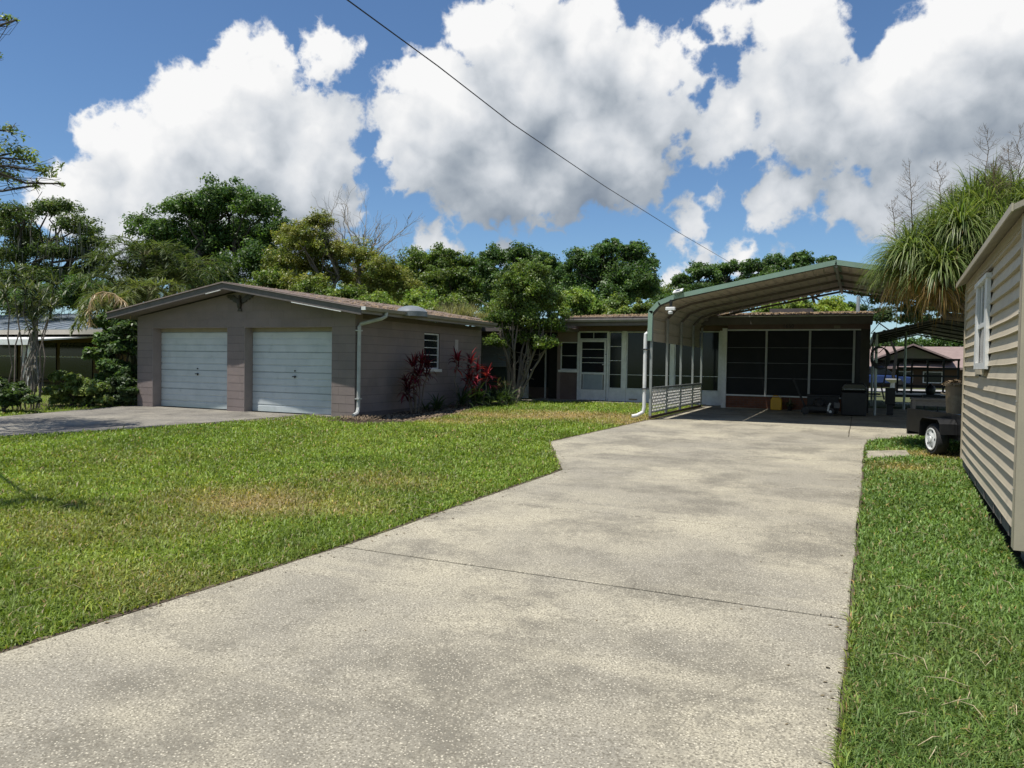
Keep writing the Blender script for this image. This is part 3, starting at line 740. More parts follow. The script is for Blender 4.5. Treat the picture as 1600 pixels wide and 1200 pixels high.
# entry: white frame, transom, storm door
fr = MB(); fr.box(-8.86, -8.78, LY-.03, LY+.07, .03, 2.40); fr.box(-7.80, -7.735, LY-.03, LY+.07, .03, 2.40); fr.box(-8.78, -7.80, LY-.025, LY+.07, 2.355, 2.40); fr.box(-8.78, -7.80, LY-.025, LY+.07, 2.11, 2.15)
fr.box(-8.86, -7.735, LY-.06, LY+.1, .0, .028)
df = fr.build('door_frame', M_trim, H)
for a, b in ((-8.775, -8.30), (-8.28, -7.805)): B(a, b, LY+.02, LY+.03, 2.155, 2.35).build('transom_pane', M_glass, df)
B(-8.298, -8.282, LY-.005, LY+.04, 2.155, 2.35).build('mullion', M_trim, df)
dm = MB(); x0, x1 = -8.765, -7.815
dm.box(x0, x0+.075, LY-.05, LY-.01, .04, 2.10); dm.box(x1-.075, x1, LY-.05, LY-.01, .04, 2.10); dm.box(x0+.075, x1-.075, LY-.05, LY-.01, 2.03, 2.10); dm.box(x0+.075, x1-.075, LY-.05, LY-.01, .92, .99); dm.box(x0+.075, x1-.075, LY-.05, LY-.01, .04, .09)
door = dm.build('storm_door', M_trim, H, bevel=.004)
zz = [.99, 1.32, 1.49, 1.78, 2.03]
for i in range(4): B(x0+.075, x1-.075, LY-.03, LY-.024, zz[i]+.008, zz[i+1]-.008).build('pane', M_glass, door)
for z in zz[1:-1]: B(x0+.075, x1-.075, LY-.042, LY-.02, z-.008, z+.008).build('rail', M_trim, door)
B(x0+.075, x1-.075, LY-.032, LY-.012, .09, .40).build('kick_plate', M_white, door)
B(x0+.075, x1-.075, LY-.026, LY-.016, .402, .918).build('dark_backing', M_glass, door)
pf = B(x0+.135, x1-.13, LY-.045, LY-.0275, .40, .915).build('pet_flap', pm('flap', (.30, .34, .38), (.25, .29, .325), 4, .3), door)
fr2 = MB(); fr2.box(x0+.12, x0+.134, LY-.052, LY-.028, .40, .918); fr2.box(x1-.129, x1-.112, LY-.052, LY-.028, .40, .918); fr2.build('flap_frame', M_trim, door)
hm = MB(); hm.box(x1-.055, x1-.02, LY-.075, LY-.05, 1.22, 1.30); hm.bar((x1-.04, LY-.085, 1.26), (x1-.12, LY-.085, 1.255), .016, .02); hm.build('handle', M_trim, door)
MB().box(x1-.03, x1+.02, LY-.06, LY-.05, 1.60, 1.625).build('hinge', M_dark, door)
# window bays on the left wall
def bay(x0, x1, y, z0, z1, rails, mat, parent, fw=.03):
    f = MB(); f.box(x0, x0+fw, y, y+.06, z0, z1); f.box(x1-fw, x1, y, y+.06, z0, z1); f.box(x0+fw, x1-fw, y+.001, y+.059, z1-fw, z1); f.box(x0+fw, x1-fw, y+.001, y+.059, z0, z0+fw)
    w = f.build('window', M_trim, parent)
    zs = [z0+fw]+rails+[z1-fw]
    for i in range(len(zs)-1): B(x0+fw, x1-fw, y+.03, y+.036, zs[i]+.008, zs[i+1]-.008).build('pane', mat, w)
    for z in rails: B(x0+fw, x1-fw, y+.015, y+.05, z-.008, z+.008).build('rail', M_trim, w)
    return w
bay(-7.73, -7.27, LY, .45, 2.38, [.93, 1.40, 1.88], M_glass, H)
mid = (-7.27, -7.12), (-5.62, -5.50), (-4.06, -3.95)
for a, b in mid: B(a, b, LY-.03, LY+.07, .02, 2.40).build('post', M_white, H)
bay(-7.115, -5.625, LY, .45, 2.38, [.93], M_glass, H)
bay(-5.495, -4.065, LY, .45, 2.38, [.93], M_glass, H)
bay(-3.945, -3.76, LY, .45, 2.38, [1.45], M_glass, H, fw=.02)
for a, b in ((-7.73, -7.275), (-7.115, -5.625), (-5.495, -4.065), (-3.945, -3.76)): B(a, b, LY-.012, LY+.055, .0, .445).build('kick_panel', M_white, H)
B(-7.0, -6.72, LY-.03, LY-.0125, .09, .13).build('vent_grille', pm('vent', (.33, .27, .2), (.2, .16, .12), 30, .8), H)
# --- right wall: three dark screened bays over brick
B(-3.80, -3.66, RY-.04, LY-.04, 0, 2.42).build('corner_post', M_white, H)
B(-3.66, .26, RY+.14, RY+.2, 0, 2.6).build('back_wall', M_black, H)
B(-3.66, .26, RY+.005, RY+.12, 2.385, 2.56).build('header', MATS['brown_header'], H)
B(.02, .26, RY+.0, RY+.13, 0, 2.385).build('wall', pm('dark_wall', (.07, .06, .055), (.05, .045, .04), 3, .8), H)
brickwork(H, -3.66, .02, RY, 0.02, .375)
B(-3.66, .02, RY-.03, RY+.1, .385, .425).build('sill', M_trim, H)
B(-3.66, .02, RY-.012, RY+.06, 2.345, 2.384).build('head_rail', M_trim, H)
px = [-3.66, -2.52, -1.32, -.15]
for i in range(3):
    x0, x1 = px[i]+(.0 if i == 0 else .03), px[i+1]-.03
    zs = [.426, .93, 1.38, 1.84, 2.344]
    w = B(x0, x1, RY+.05, RY+.055, .426, 2.344).build('window', M_black, H)
    for j in range(4): B(x0, x1, RY+.030, RY+.036, zs[j]+.008, zs[j+1]-.008).build('screen', M_screen, w)
    for z in zs[1:-1]: B(x0, x1, RY+.02, RY+.045, z-.008, z+.008).build('rail', pm('dull_rail', (.16, .165, .165), (.12, .125, .125), 5, .5), w)
for x in px[1:]: B(x-.029, x+.029, RY-.02, RY+.06, .426, 2.344).build('post', pm('dull_white', (.42, .42, .41), (.35, .35, .34), 5, .5), H)
B(-3.62, .02, RY-.10, RY-.01, .0, .028).build('ledge', M_conc, H)
tcv = bpy.data.curves.new('house_number', 'FONT'); tcv.body = '1650'; tcv.size = .16; tcv.extrude = .006; tcv.align_x = 'CENTER'
tob = bpy.data.objects.new('tmp_text', tcv); COL.objects.link(tob); bpy.context.view_layer.update()
tme = bpy.data.meshes.new_from_object(tob.evaluated_get(bpy.context.evaluated_depsgraph_get())); bpy.data.objects.remove(tob)
tme.materials.clear(); tme.materials.append(M_black)
piece('house_number', tme, (-1.92, RY-.004, 2.42), H, rot=(PI/2, 0, 0))
B(-.69, -.52, RY-.05, RY+.004, 2.40, 2.48).build('junction_box', pm('box_tan', (.25, .21, .16), (.2, .17, .13), 5, .7), H)
# --- main roof
EY, EZ, RZ, RGY = 23.18, 2.80, 3.22, 28.2
mr = MB(); x0, x1 = -9.0, .33
mr.prism([(EY, EZ-.03), (RGY, RZ-.03), (33, EZ-.03), (33, EZ), (RGY, RZ), (EY, EZ)], x0, x1, 'x')
mroof = mr.build('main_roof', M_shingle, H)
mf = MB(); mf.box(x0+.02, x1-.02, EY+.03, EY+.055, 2.52, EZ-.031); mf.build('fascia', M_brownfascia, mroof)
B(x0+.02, x1-.02, EY+.056, LY+.3, 2.565, 2.60).build('soffit', M_soffit, mroof)
mg = MB(); mg.prism([(EY+.028, 2.64), (EY-.07, 2.64), (EY-.10, 2.70), (EY-.10, 2.74), (EY-.088, 2.74), (EY-.06, 2.655), (EY+.018, 2.655), (EY+.018, 2.745), (EY+.028, 2.745)][::-1], x0, -4.2, 'x')
mg.build('gutter', MATS['gutter_grey'], mroof)
B(-3.9, x1, EY-.006, EY+.028, 2.745, 2.768).build('drip_edge', M_white, mroof)
gb = MB(); gb.prism([(EY+.1, 2.56), (32.8, 2.56), (RGY, RZ-.04)], x1-.12, x1-.06, 'x'); gb.prism([(EY+.06, EZ-.2), (RGY, RZ-.2), (RGY, RZ-.031), (EY+.06, EZ-.031)], x1-.055, x1-.02, 'x'); gb.build('gable_board', M_brownfascia, mroof)
MB().tube([(-.08, 24.8, 2.9), (-.08, 24.8, 3.42)], .05, 10).build('vent_pipe', M_galv, mroof)
sk = MB(); sk.box(-2.75, -1.45, 26.2, 27.2, 3.02, 3.20); sk.build('skylight_box', pm('sky_box', (.09, .075, .07), (.07, .06, .055), 5, .6), mroof)
mb = MB(); rs = random.Random(4)
for i in range(2600):
    x = rs.uniform(x0, x1); y = EY+abs(rs.gauss(0, 1.6)); y = min(y, 28); z = EZ+(y-EY)*(RZ-EZ)/(RGY-EY)+.004
    a = rs.uniform(0, PI); l = rs.uniform(.05, .16)
    mb.add([(x, y, z), (x+math.cos(a)*l, y+math.sin(a)*l, z+.012), (x+math.cos(a)*l+.015, y+math.sin(a)*l+.01, z+rs.uniform(.008, .06))], [(0, 1, 2)])
tag(mb.build('leaf_litter', MATS['litter'], mroof), kind='stuff')
# --- eagle on the gable
eg = MB()
ec = (-14.28, 2.70)
W = [(0, 0), (.10, .10), (.22, .17), (.36, .185), (.47, .16), (.40, .13), (.42, .105), (.33, .09), (.34, .06), (.24, .045), (.23, .01), (.13, -.02), (.05, -.06)]
for s in (-1, 1):
    P = [(ec[0]+s*x, ec[1]+z) for x, z in W]
    eg.prism(P if s == 1 else P[::-1], GY0-.035, GY0-.012, 'y')
eagle = eg.build('eagle_ornament', pm('bronze', (.045, .038, .03), (.07, .06, .045), 9, .45, metal=.4)); tag(eagle, 'dark metal eagle with raised wings mounted under the garage gable peak', 'ornament')
MB().lathe([(.005, -.17), (.05, -.15), (.06, -.06), (.055, .03), (.035, .08), (.03, .10), (.04, .13), (.03, .155), (.008, .165)], (ec[0], GY0-.045, ec[1]), 10).build('body', MATS['bronze'], eagle, smooth=True)
MB().prism([(ec[0]-.07, ec[1]-.24), (ec[0]+.07, ec[1]-.24), (ec[0]+.03, ec[1]-.13), (ec[0]-.03, ec[1]-.13)], GY0-.04, GY0-.02, 'y').build('tail', MATS['bronze'], eagle)
print('blocks', nblk)
# ================================================================== metal carport over the drive
CP = thing('carport', 'open metal carport with green edge trim and cream ribbed roof over the driveway', 'carport', (-.5, 20.3, 0))
CY0, CY1 = 17.17, 23.42
PR = [(-4.45, 1.83), (-4.44, 2.46), (-4.24, 2.68), (-3.87, 2.82), (-.5, 3.47)]
PRm = [(-1.0-x, z) for x, z in PR[::-1]]
FULL = PR + PRm[1:]
def sheet(parent, a, b, y0, y1, name, mat, rib=.235, rh=.022, th=.004):
    a, b = np.array(a), np.array(b); t = b-a; L_ = np.hypot(*t); t = t/L_; n = np.array([-t[1], t[0]])
    if n[1] < 0: n = -n
    if abs(t[1]) > .95: n = np.array([-1., 0]) if a[0] < -.5 else np.array([1., 0])
    pts = []; s = 0.
    k = max(1, int(round(L_/rib))); step = L_/k
    for i in range(k):
        for u, h in ((0, 0), (step*.62, 0), (step*.72, rh), (step*.88, rh), (step*.98, 0)): pts.append((i*step+u, h))
    pts.append((L_, 0))
    top = [a+t*u+n*(h+th) for u, h in pts]; bot = [a+t*u+n*h for u, h in pts]
    mb = MB(); m_ = len(pts)
    vs = [(p[0], y0, p[1]) for p in bot]+[(p[0], y0, p[1]) for p in top]+[(p[0], y1, p[1]) for p in bot]+[(p[0], y1, p[1]) for p in top]
    fs = []
    for i in range(m_-1):
        fs += [(i, i+1, 2*m_+i+1, 2*m_+i), (m_+i+1, m_+i, 3*m_+i, 3*m_+i+1), (i+1, i, m_+i, m_+i+1), (2*m_+i, 2*m_+i+1, 3*m_+i+1, 3*m_+i)]
    mb.add(vs, fs); return mb.build(name, mat, parent)
def lerp(a, b, t): return (a[0]+(b[0]-a[0])*t, a[1]+(b[1]-a[1])*t)
off = .034
for half in (PR, PRm[::-1]):
    o = -1 if half is PR else 1
    P = [(x+(o*off if i < 2 else o*off*.5), z+(0 if i < 2 else off)) for i, (x, z) in enumerate(half)]
    for i in range(2): sheet(CP, lerp(P[0], P[1], i/2), lerp(P[0], P[1], (i+1)/2+.004), CY0+.01, CY1, 'side_panel', M_cream)
    sheet(CP, P[1], P[2], CY0+.01, CY1, 'eave_panel', M_cream, .15); sheet(CP, P[2], P[3], CY0+.01, CY1, 'eave_panel', M_cream, .2)
    for i in range(4): sheet(CP, lerp(P[3], P[4], i/4), lerp(P[3], P[4], (i+1)/4+(-.003 if (i == 0 and half is PR) else .004)), CY0+.01, CY1, 'roof_panel', M_cream)
M_tube = pm('frame_tube', (.30, .315, .30), (.24, .25, .24), 6, .45, metal=.3, c3=(.17, .12, .09), s3=2.2, lo3=.62, hi3=.8)
posts_y = [17.23, 18.82, 20.44, 22.05, 23.36]
for y in posts_y:
    for o, X in ((1, -4.41), (-1, 3.41)): B(X-.028, X+.028, y-.028, y+.028, .07, 2.44).build('post', M_tube, CP)
    bow = MB()
    IN = [(x+(.03 if x < -.5 else -.03 if x > -.5 else 0), z-.02) for x, z in FULL[1:-1]]
    for i in range(len(IN)-1): bow.bar((IN[i][0], y, IN[i][1]), (IN[i+1][0], y, IN[i+1][1]), .055, .055, (0, 1, 0))
    bow.build('bow', pm('bow_tube', (.115, .098, .082), (.085, .07, .06), 6, .5), CP)
    # knee brace at the crown, gussets
    if y in (posts_y[0], posts_y[-1]): pass
for X in (-4.41, 3.41): B(X-.028, X+.028, CY0+.02, CY1-.02, .014, .068).build('base_rail', pm('rusty_rail', (.075, .055, .045), (.12, .07, .045), 8, .8), CP)
MB().prism([(-.72, 3.468), (-.5, 3.515), (-.28, 3.468), (-.28, 3.49), (-.5, 3.537), (-.72, 3.49)], CY0+.02, CY1, 'y').build('ridge_cap', M_green, CP)
MB().bar((-.5, CY0+.06, 3.405), (-.5, CY1-.04, 3.405), .05, .05).build('ridge_beam', M_tube, CP)
tr = MB()
TP = [(x+(-.046 if x < -.5 else .046 if x > -.5 else 0)*(1 if i in (0, 1, 7, 8, 9) else .8), z+(.0 if i in (0, len(FULL)-1) else .066)) for i, (x, z) in enumerate(FULL)]
cen = np.array((-.5, 2.0))
for i in range(len(TP)-1):
    a, b = np.array(TP[i]), np.array(TP[i+1]); t = (b-a)/np.hypot(*(b-a)); n = np.array([t[1], -t[0]])
    if np.dot(n, cen-(a+b)/2) < 0: n = -n
    w = .105
    def inn(p, q0, q1):  # mitre
        return p
    na = n; 
    tr.prism([tuple(a), tuple(a+na*w), tuple(b+na*w), tuple(b)], CY0-.012, CY0+.006, 'y')
    tr.prism([tuple(a), tuple(a+na*.012), tuple(b+na*.012), tuple(b)], CY0+.0065, CY0+.12, 'y')
tr.build('edge_trim', M_green, CP)
# lattice infill low on the left side
M_lat = pm('lattice_white', (.72, .70, .66), (.62, .60, .56), 8, .6)
for i in range(4):
    y0, y1 = posts_y[i]+.03, posts_y[i+1]-.03; z0, z1 = .14, .745; X = -4.41
    f = MB(); f.box(X-.02, X+.02, y0, y1, z1-.045, z1+.0); f.box(X-.018, X+.018, y0, y1, z0, z0+.025)
    lp = f.build('lattice_panel', M_tube, CP)
    za, zb = z0+.025, z1-.045; h = zb-za; s = .15; lt = MB(); k = -h
    while k < (y1-y0):
        for sg, dx in ((1, -.007), (-1, .007)):
            p, q = [k, za], [k+h, zb]
            if p[0] < 0: p = [0, za+(0-k)]
            if q[0] > y1-y0: q = [y1-y0, zb-(k+h-(y1-y0))]
            if q[0]-p[0] > .02:
                ya, yb = (y0+p[0], y0+q[0]) if sg == 1 else (y1-p[0], y1-q[0])
                lt.bar((X+dx, ya, p[1]), (X+dx, yb, q[1]), .036, .008, (1, 0, 0))
        k += s
    lt.build('lattice', M_lat, lp)
dsp = MB().tube([(-4.50, 17.21, 2.02), (-4.545, 17.20, 1.98), (-4.55, 17.2, 1.85), (-4.55, 17.2, .28), (-4.57, 17.19, .16), (-4.70, 17.12, .08), (-4.80, 17.06, .06)], [.04, .043, .043, .043, .043, .042, .04], 10)
dpo = dsp.build('downspout', M_white, CP)
for z in (1.62, .70): B(-4.61, -4.44, 17.14, 17.262, z, z+.022).build('strap', M_dark, dpo)
# solar floodlight on the corner
SLT = thing('solar_floodlight', 'small white solar floodlight clamped to the carport corner', 'floodlight', (-3.92, 17.1, 2.6))
c = np.array((-3.79, 17.1, 2.96))
p = MB(); q = Matrix.Rotation(math.radians(-12), 4, 'Y') @ Matrix.Rotation(math.radians(20), 4, 'X')
b0 = MB().box(-.11, .11, -.12, .12, -.012, .012); p.add([tuple((q @ Vector(v))+Vector(c)) for v in b0.v], b0.f); p.build('panel_frame', M_white, SLT)
b0 = MB().box(-.055, .055, -.06, .06, .0125, .016); MB().add([tuple((q @ Vector(v))+Vector(c)) for v in b0.v], b0.f).build('solar_cell', M_glass, SLT)
MB().bar((-3.79, 17.12, 2.95), (-3.83, 17.14, 2.86), .06, .06).build('bracket', M_green, SLT)
MB().bar((-3.95, 17.12, 2.76), (-3.95, 17.12, 2.60), .07, .05).build('mount', M_black, SLT)
B(-4.06, -3.84, 17.04, 17.13, 2.52, 2.595).build('lamp_head', M_white, SLT, bevel=.01)
MB().lathe([(.05, -.08), (.06, -.03), (.03, .0)], (-3.95, 17.085, 2.518), 12).build('sensor', M_white, SLT)

# ================================================================== things under and behind the carport
JG = thing('fuel_jug', 'yellow plastic jug standing against the brick base under the carport', 'jug', (-2.16, 23.14, .015))
x0, x1, y0, y1, zb = -2.33, -2.02, 23.02, 23.22, .014
M_yel = pm('yellow_plastic', (.62, .36, .02), (.50, .28, .015), 4, .4)
MB().prism([(x0, zb), (x1, zb), (x1, zb+.30), (x1-.05, zb+.37), (x0+.05, zb+.37), (x0, zb+.30)], y0, y1, 'y').build('body', M_yel, JG, bevel=.02, bevel_seg=3)
MB().tube([(x0+.06, 23.12, zb+.36), (x0+.07, 23.12, zb+.41), (x1-.11, 23.12, zb+.41), (x1-.10, 23.12, zb+.36)], .014, 8).build('handle', M_yel, JG)
MB().lathe([(.035, 0), (.035, .05), (.03, .055)], (x1-.05, 23.12, zb+.365), 12).build('cap', pm('cap_pale', (.65, .6, .5), (.5, .46, .4), 6, .5), JG)
MW = thing('yard_machine', 'dark wheeled yard machine with an upright handle in the carport shade', 'mower', (-.95, 21.6, .014))
z = .014
dk = MB().prism([(-1.30, z+.10), (-.62, z+.10), (-.58, z+.17), (-.66, z+.24), (-1.25, z+.24), (-1.33, z+.17)], 21.35, 21.85, 'y').build('deck', M_black, MW, bevel=.02)
MB().lathe([(.14, 0), (.15, .1), (.12, .16), (.06, .2)], (-.95, 21.6, z+.24), 14).build('engine', M_dark, MW)
for xx in (-1.28, -.66):
    for yy in (21.33, 21.87): MB().lathe([(.06, -.025), (.10, -.022), (.10, .022), (.06, .025)], (xx, yy, z+.105), 16, 'y').build('wheel', M_black, MW)
MB().lathe([(.02, -.01), (.035, .0), (.02, .01)], (-.66, 21.30, z+.105), 12, 'y').build('hub', M_white, MW)
MB().tube([(-1.30, 21.40, z+.2), (-1.62, 21.42, z+.95), (-1.62, 21.78, z+.95), (-1.30, 21.80, z+.2)], .014, 8).build('handle', M_dark, MW)
MB().tube([(-.72, 21.3, z+.12), (-.70, 21.27, z+.25), (-.66, 21.26, z+.33)], .022, 8).build('white_glint', M_white, MW)  # white tube put in as a painted glint on the dark machine
B(-.58, -.44, 21.4, 21.6, z+.2, z+.34).build('grey_box', pm('box_grey', (.12, .115, .11), (.09, .09, .09), 5, .6), MW)
GR = thing('covered_grill', 'black grill with a rounded lid beside the right end of the porch', 'grill', (-.12, 22.0, .014))
B(-.42, .20, 21.75, 22.25, z, z+.62).build('cabinet', M_black, GR, bevel=.02)
MB().prism([(-.42, z+.63), (.20, z+.63), (.20, z+.75), (.12, z+.86), (-.34, z+.86), (-.42, z+.75)], 21.75, 22.25, 'y').build('lid', pm('gloss_black', (.012, .012, .013), (.015, .015, .015), 4, .18), GR, bevel=.04, bevel_seg=3)
MB().tube([(-.36, 21.70, z+.70), (.14, 21.70, z+.70)], .014, 8).build('handle', M_galv, GR)
B(.21, .52, 21.8, 22.2, z+.56, z+.60).build('side_shelf', M_black, GR)
CT = thing('storage_cart', 'tall dark storage cabinet in the deep carport shade right of the screens', 'cabinet', (-.95, 22.7, .014))
B(-1.30, -.50, 22.45, 22.95, z, z+.46).build('body', M_black, CT, bevel=.01)
B(-1.32, -.48, 22.43, 22.97, z+.461, z+.50).build('top', M_dark, CT)

# darker metal canopy right of the house
CN = thing('metal_canopy', 'low dark metal canopy roof on thin posts right of the house', 'canopy', (2.0, 25, 0))
M_cansh = pm('canopy_sheet', (.06, .06, .062), (.042, .042, .045), 4, .5)
A, Pk, Bq = (.36, 2.22), (1.95, 2.62), (3.9, 2.22)
for a, b in ((A, Pk), (Pk, Bq)):
    for i in range(3): sheet(CN, lerp(a, b, i/3), lerp(a, b, (i+1)/3+.004), 22.25, 32.2, 'roof_panel', M_cansh)
for y in (22.32, 24.2, 26.1, 28.0, 30.0, 32.1):
    bw_ = MB()
    for a, b in ((A, Pk), (Pk, Bq)): bw_.bar((a[0], y, a[1]-.04), (b[0], y, b[1]-.04), .05, .05, (0, 1, 0))
    bw_.build('bow', M_dark, CN)
for x, y in ((.40, 22.3), (1.28, 26.1), (3.85, 22.3), (3.85, 28), (.40, 28)):
    MB().tube([(x, y, .012), (x, y, 2.20 if x < 1 or x > 3 else 2.42)], .035, 8).build('post', M_galv, CN)
B(.32, .37, 22.24, 32.2, 2.04, 2.25).build('side_valance', M_dark, CN)
HS = thing('hose', 'coiled dark garden hose hung on the canopy post', 'hose', (.42, 22.2, 1.6))
mb = MB()
for k in range(5):
    r = .21+.012*k; mb.tube([(.46+.9*r*math.sin(a)+.01*k, 22.2-.015*k, 1.62-.02*k+1.1*r*math.cos(a)) for a in np.linspace(0, 2*PI, 25)], .014, 6)
mb.build('coil', M_black, HS)
MB().tube([(.62, 22.15, 1.5), (.66, 22.15, 1.25), (.60, 22.15, .9), (.55, 22.15, .75), (.62, 22.15, .45)], .02, 6).build('loose_end', M_black, HS)
MB().tube([(.2, 22.15, 1.9), (.30, 22.15, 1.72), (.46, 22.15, 1.68), (.62, 22.15, 1.85), (.70, 22.15, 2.1)], .010, 6).build('cord', M_black, HS)
BX = B(.66, .90, 22.6, 22.95, .30, .75).build('storage_box', M_black, None, bevel=.01); tag(BX, 'small black box on a stand between the two canopy posts', 'box')
B(.70, .86, 22.68, 22.9, .014, .295).build('stand', M_dark, BX)
RK = thing('rack_trailer', 'black open-frame trailer with tall rails parked under the canopy', 'trailer', (1.95, 27, 0))
for x in (1.12, 1.52, 1.96, 2.40, 2.80): B(x-.028, x+.028, 26.98, 27.02, .5, 1.60).build('upright', M_black, RK)
for zz_ in (1.58, 1.30, 1.06, .74, .55):
    B(1.10, 2.84, 26.955, 26.979, zz_-.032, zz_+.032).build('rail', M_black, RK)
B(1.05, 2.9, 26.6, 29.0, .38, .46).build('bed', M_black, RK)
for x in (1.0, 2.9): MB().lathe([(.12, -.09), (.28, -.085), (.30, -.05), (.30, .05), (.28, .085), (.12, .09)], (x, 27.8, .31), 18, 'x').build('wheel', M_black, RK)
MB().bar((1.05, 26.5, .20), (2.5, 26.5, .20), .06, .05).build('bumper', M_white, RK)
BAR = MB().lathe([(.10, 0), (.13, .05), (.14, .16), (.11, .24), (.05, .28), (.03, .33)], (1.95, 25.6, .52), 14).build('drum_sprayer', M_black, None, smooth=True); tag(BAR, 'rounded black tank with a cap on the trailer end', 'tank'); 
B(1.75, 2.2, 25.4, 25.8, .40, .515).build('tray', M_dark, BAR)
for xx in (1.8, 2.15): MB().tube([(xx, 25.6, .012), (xx, 25.6, .41)], .02, 6).build('leg', M_dark, BAR)
TB = thing('workbench', 'weathered grey workbench with square legs behind the trailer', 'table', (1.5, 19.2, 0))
M_wood = pm('grey_wood', (.20, .18, .16), (.14, .125, .11), 12, .85, stretch=(1, 1, 6))
B(1.08, 2.2, 18.95, 19.6, .575, .615).build('table_top', M_wood, TB)
for x, y in ((1.13, 19.0), (2.15, 19.0), (1.13, 19.55), (2.15, 19.55)): B(x-.035, x+.035, y-.035, y+.035, .013, .574).build('leg', M_wood, TB)
B(1.17, 2.11, 18.985, 19.02, .45, .573).build('apron', M_wood, TB)
# trash can full of leaves
TCN = thing('trash_can', 'brown plastic trash can heaped with dead leaves beside the shed', 'trash can', (1.72, 16.1, 0))
M_can = pm('brown_plastic', (.20, .155, .10), (.15, .115, .075), 4, .55, fine=.1, c3=(.28, .24, .17), s3=3)
MB().lathe([(.215, 0), (.225, .05), (.25, .5), (.275, .95), (.295, .955), (.30, 1.0), (.285, 1.005), (.265, .98), (.255, .9)], (1.74, 16.1, .014), 24).build('body', M_can, TCN, smooth=True)
for s in (-1, 1): MB().tube([(1.74+s*.27, 16.02, .80), (1.74+s*.33, 16.04, .82), (1.74+s*.33, 16.16, .82), (1.74+s*.27, 16.18, .80)], .014, 6).build('handle', M_can, TCN)
lf = MB(); rs = random.Random(9)
for i in range(420):
    a = rs.uniform(0, 2*PI); r = .30*math.sqrt(rs.random()); x, y = 1.74+r*math.cos(a), 16.1+r*math.sin(a); zz_ = .96+.10*(1-(r/.3)**2)+rs.uniform(0, .03)
    b = rs.uniform(0, 2*PI); l = rs.uniform(.04, .10); w = .02
    lf.add([(x, y, zz_), (x+l*.5*math.cos(b)-w*math.sin(b), y+l*.5*math.sin(b)+w*math.cos(b), zz_+rs.uniform(-.01, .03)), (x+l*math.cos(b), y+l*math.sin(b), zz_+rs.uniform(-.03, .02)), (x+l*.5*math.cos(b)+w*math.sin(b), y+l*.5*math.sin(b)-w*math.cos(b), zz_)], [(0, 1, 2, 3)])
lo = lf.build('leaf_heap', pm('dead_leaf', (.36, .27, .16), (.24, .17, .10), 30, .85), TCN); tag(lo, kind='stuff')
# small utility trailer, mostly hidden by the shed
UT = thing('utility_trailer', 'small black utility trailer with a white wheel and red side behind the shed', 'trailer', (1.16, 13.78, -.11))
UT.rotation_euler = (0, 0, math.radians(20))
zg = float(g(13.75)); wc = np.array((1.16, 13.78, zg+.255))
ty = MB().lathe([(.17, -.085), (.225, -.088), (.25, -.06), (.255, 0), (.25, .06), (.225, .088), (.17, .085)], wc, 32, 'x').build('wheel', pm('tyre', (.02, .02, .021), (.03, .03, .03), 20, .8, bump=.3), UT, smooth=True)
MB().lathe([(.172, -.080), (.180, -.097), (.166, -.100), (.150, -.090), (.11, -.087), (.09, -.094), (.045, -.096), (.04, -.112), (.012, -.114)], wc, 28, 'x').build('rim', M_white, ty, smooth=True)
for i in range(5):
    a = 2*PI*i/5; MB().lathe([(.011, -.012), (.011, .0)], wc+np.array((-.095, .065*math.cos(a), .065*math.sin(a))), 8, 'x').build('lug_nut', M_galv, ty)
for i in range(5):
    a = 2*PI*i/5+.6; MB().lathe([(.02, -.003), (.02, .0)], wc+np.array((-.0895, .128*math.cos(a), .128*math.sin(a))), 10, 'x').build('slot', M_black, ty)
fz = zg+.255
fd = MB(); arc = [(13.42, fz+.10), (13.44, fz+.26), (13.52, fz+.33), (14.05, fz+.33), (14.13, fz+.26), (14.15, fz+.02)]
for i in range(len(arc)-1): fd.bar((1.17, arc[i][0], arc[i][1]), (1.17, arc[i+1][0], arc[i+1][1]), .26, .012, (0, 0, 1) if i in (1, 2, 3) else (0, 1, 0))
fd.prism([(p[0], p[1]) for p in arc] + [(14.0, fz+.25), (13.55, fz+.25)], 1.296, 1.305, 'x')
fd.build('fender', M_black, UT)
B(1.32, 2.9, 13.0, 15.2, fz+.02, fz+.10).build('bed', M_black, UT)
B(1.31, 1.34, 12.95, 15.25, fz+.101, fz+.42).build('side_rail', M_black, UT)
B(1.305, 2.9, 12.93, 12.96, fz-.12, fz+.10).build('red_tailboard', pm('red_paint', (.24, .012, .012), (.17, .01, .01), 5, .4), UT)
B(1.19, 1.31, 13.01, 13.05, fz-.02, fz+.02).build('reflector', M_white, UT)
B(1.36, 1.78, 15.3, 15.36, fz-.05, fz+.30).build('tailgate', M_black, UT)
MB().tube([(1.36, 15.3, fz+.33), (2.9, 15.3, fz+.30)], .012, 6).build('top_rail', M_galv, UT)

# ================================================================== shed
SH = thing('shed', 'tan lap-sided storage shed raised on skids with a narrow white window', 'shed', (SHED_N[0]+1.5, SHED_N[1]+2.9, -.2))
SZ0, SZ1 = .0, 2.42
E1 = np.array([_dir[0], _dir[1], 0]); E2 = np.array([SHED_PERP[0], SHED_PERP[1], 0]); N0 = np.array([SHED_N[0], SHED_N[1], 0])
def sp_(u, v, z): return tuple(N0+E1*u+E2*v+np.array((0, 0, z)))     # u along wall from near corner, v into the shed
def sbox(mb, u0, u1, v0, v1, z0, z1):
    vs = [sp_(u, v, z) for z in (z0, z1) for u, v in ((u0, v0), (u0, v1), (u1, v1), (u1, v0))]
    return mb.add(vs, [(3,2,1,0),(4,5,6,7),(0,1,5,4),(1,2,6,5),(2,3,7,6),(3,0,4,7)])
SD = 3.0
sbox(MB(), .02, SHED_L-.02, .03, SD-.02, SZ0, SZ1+.05).build('core_wall', M_siding, SH)
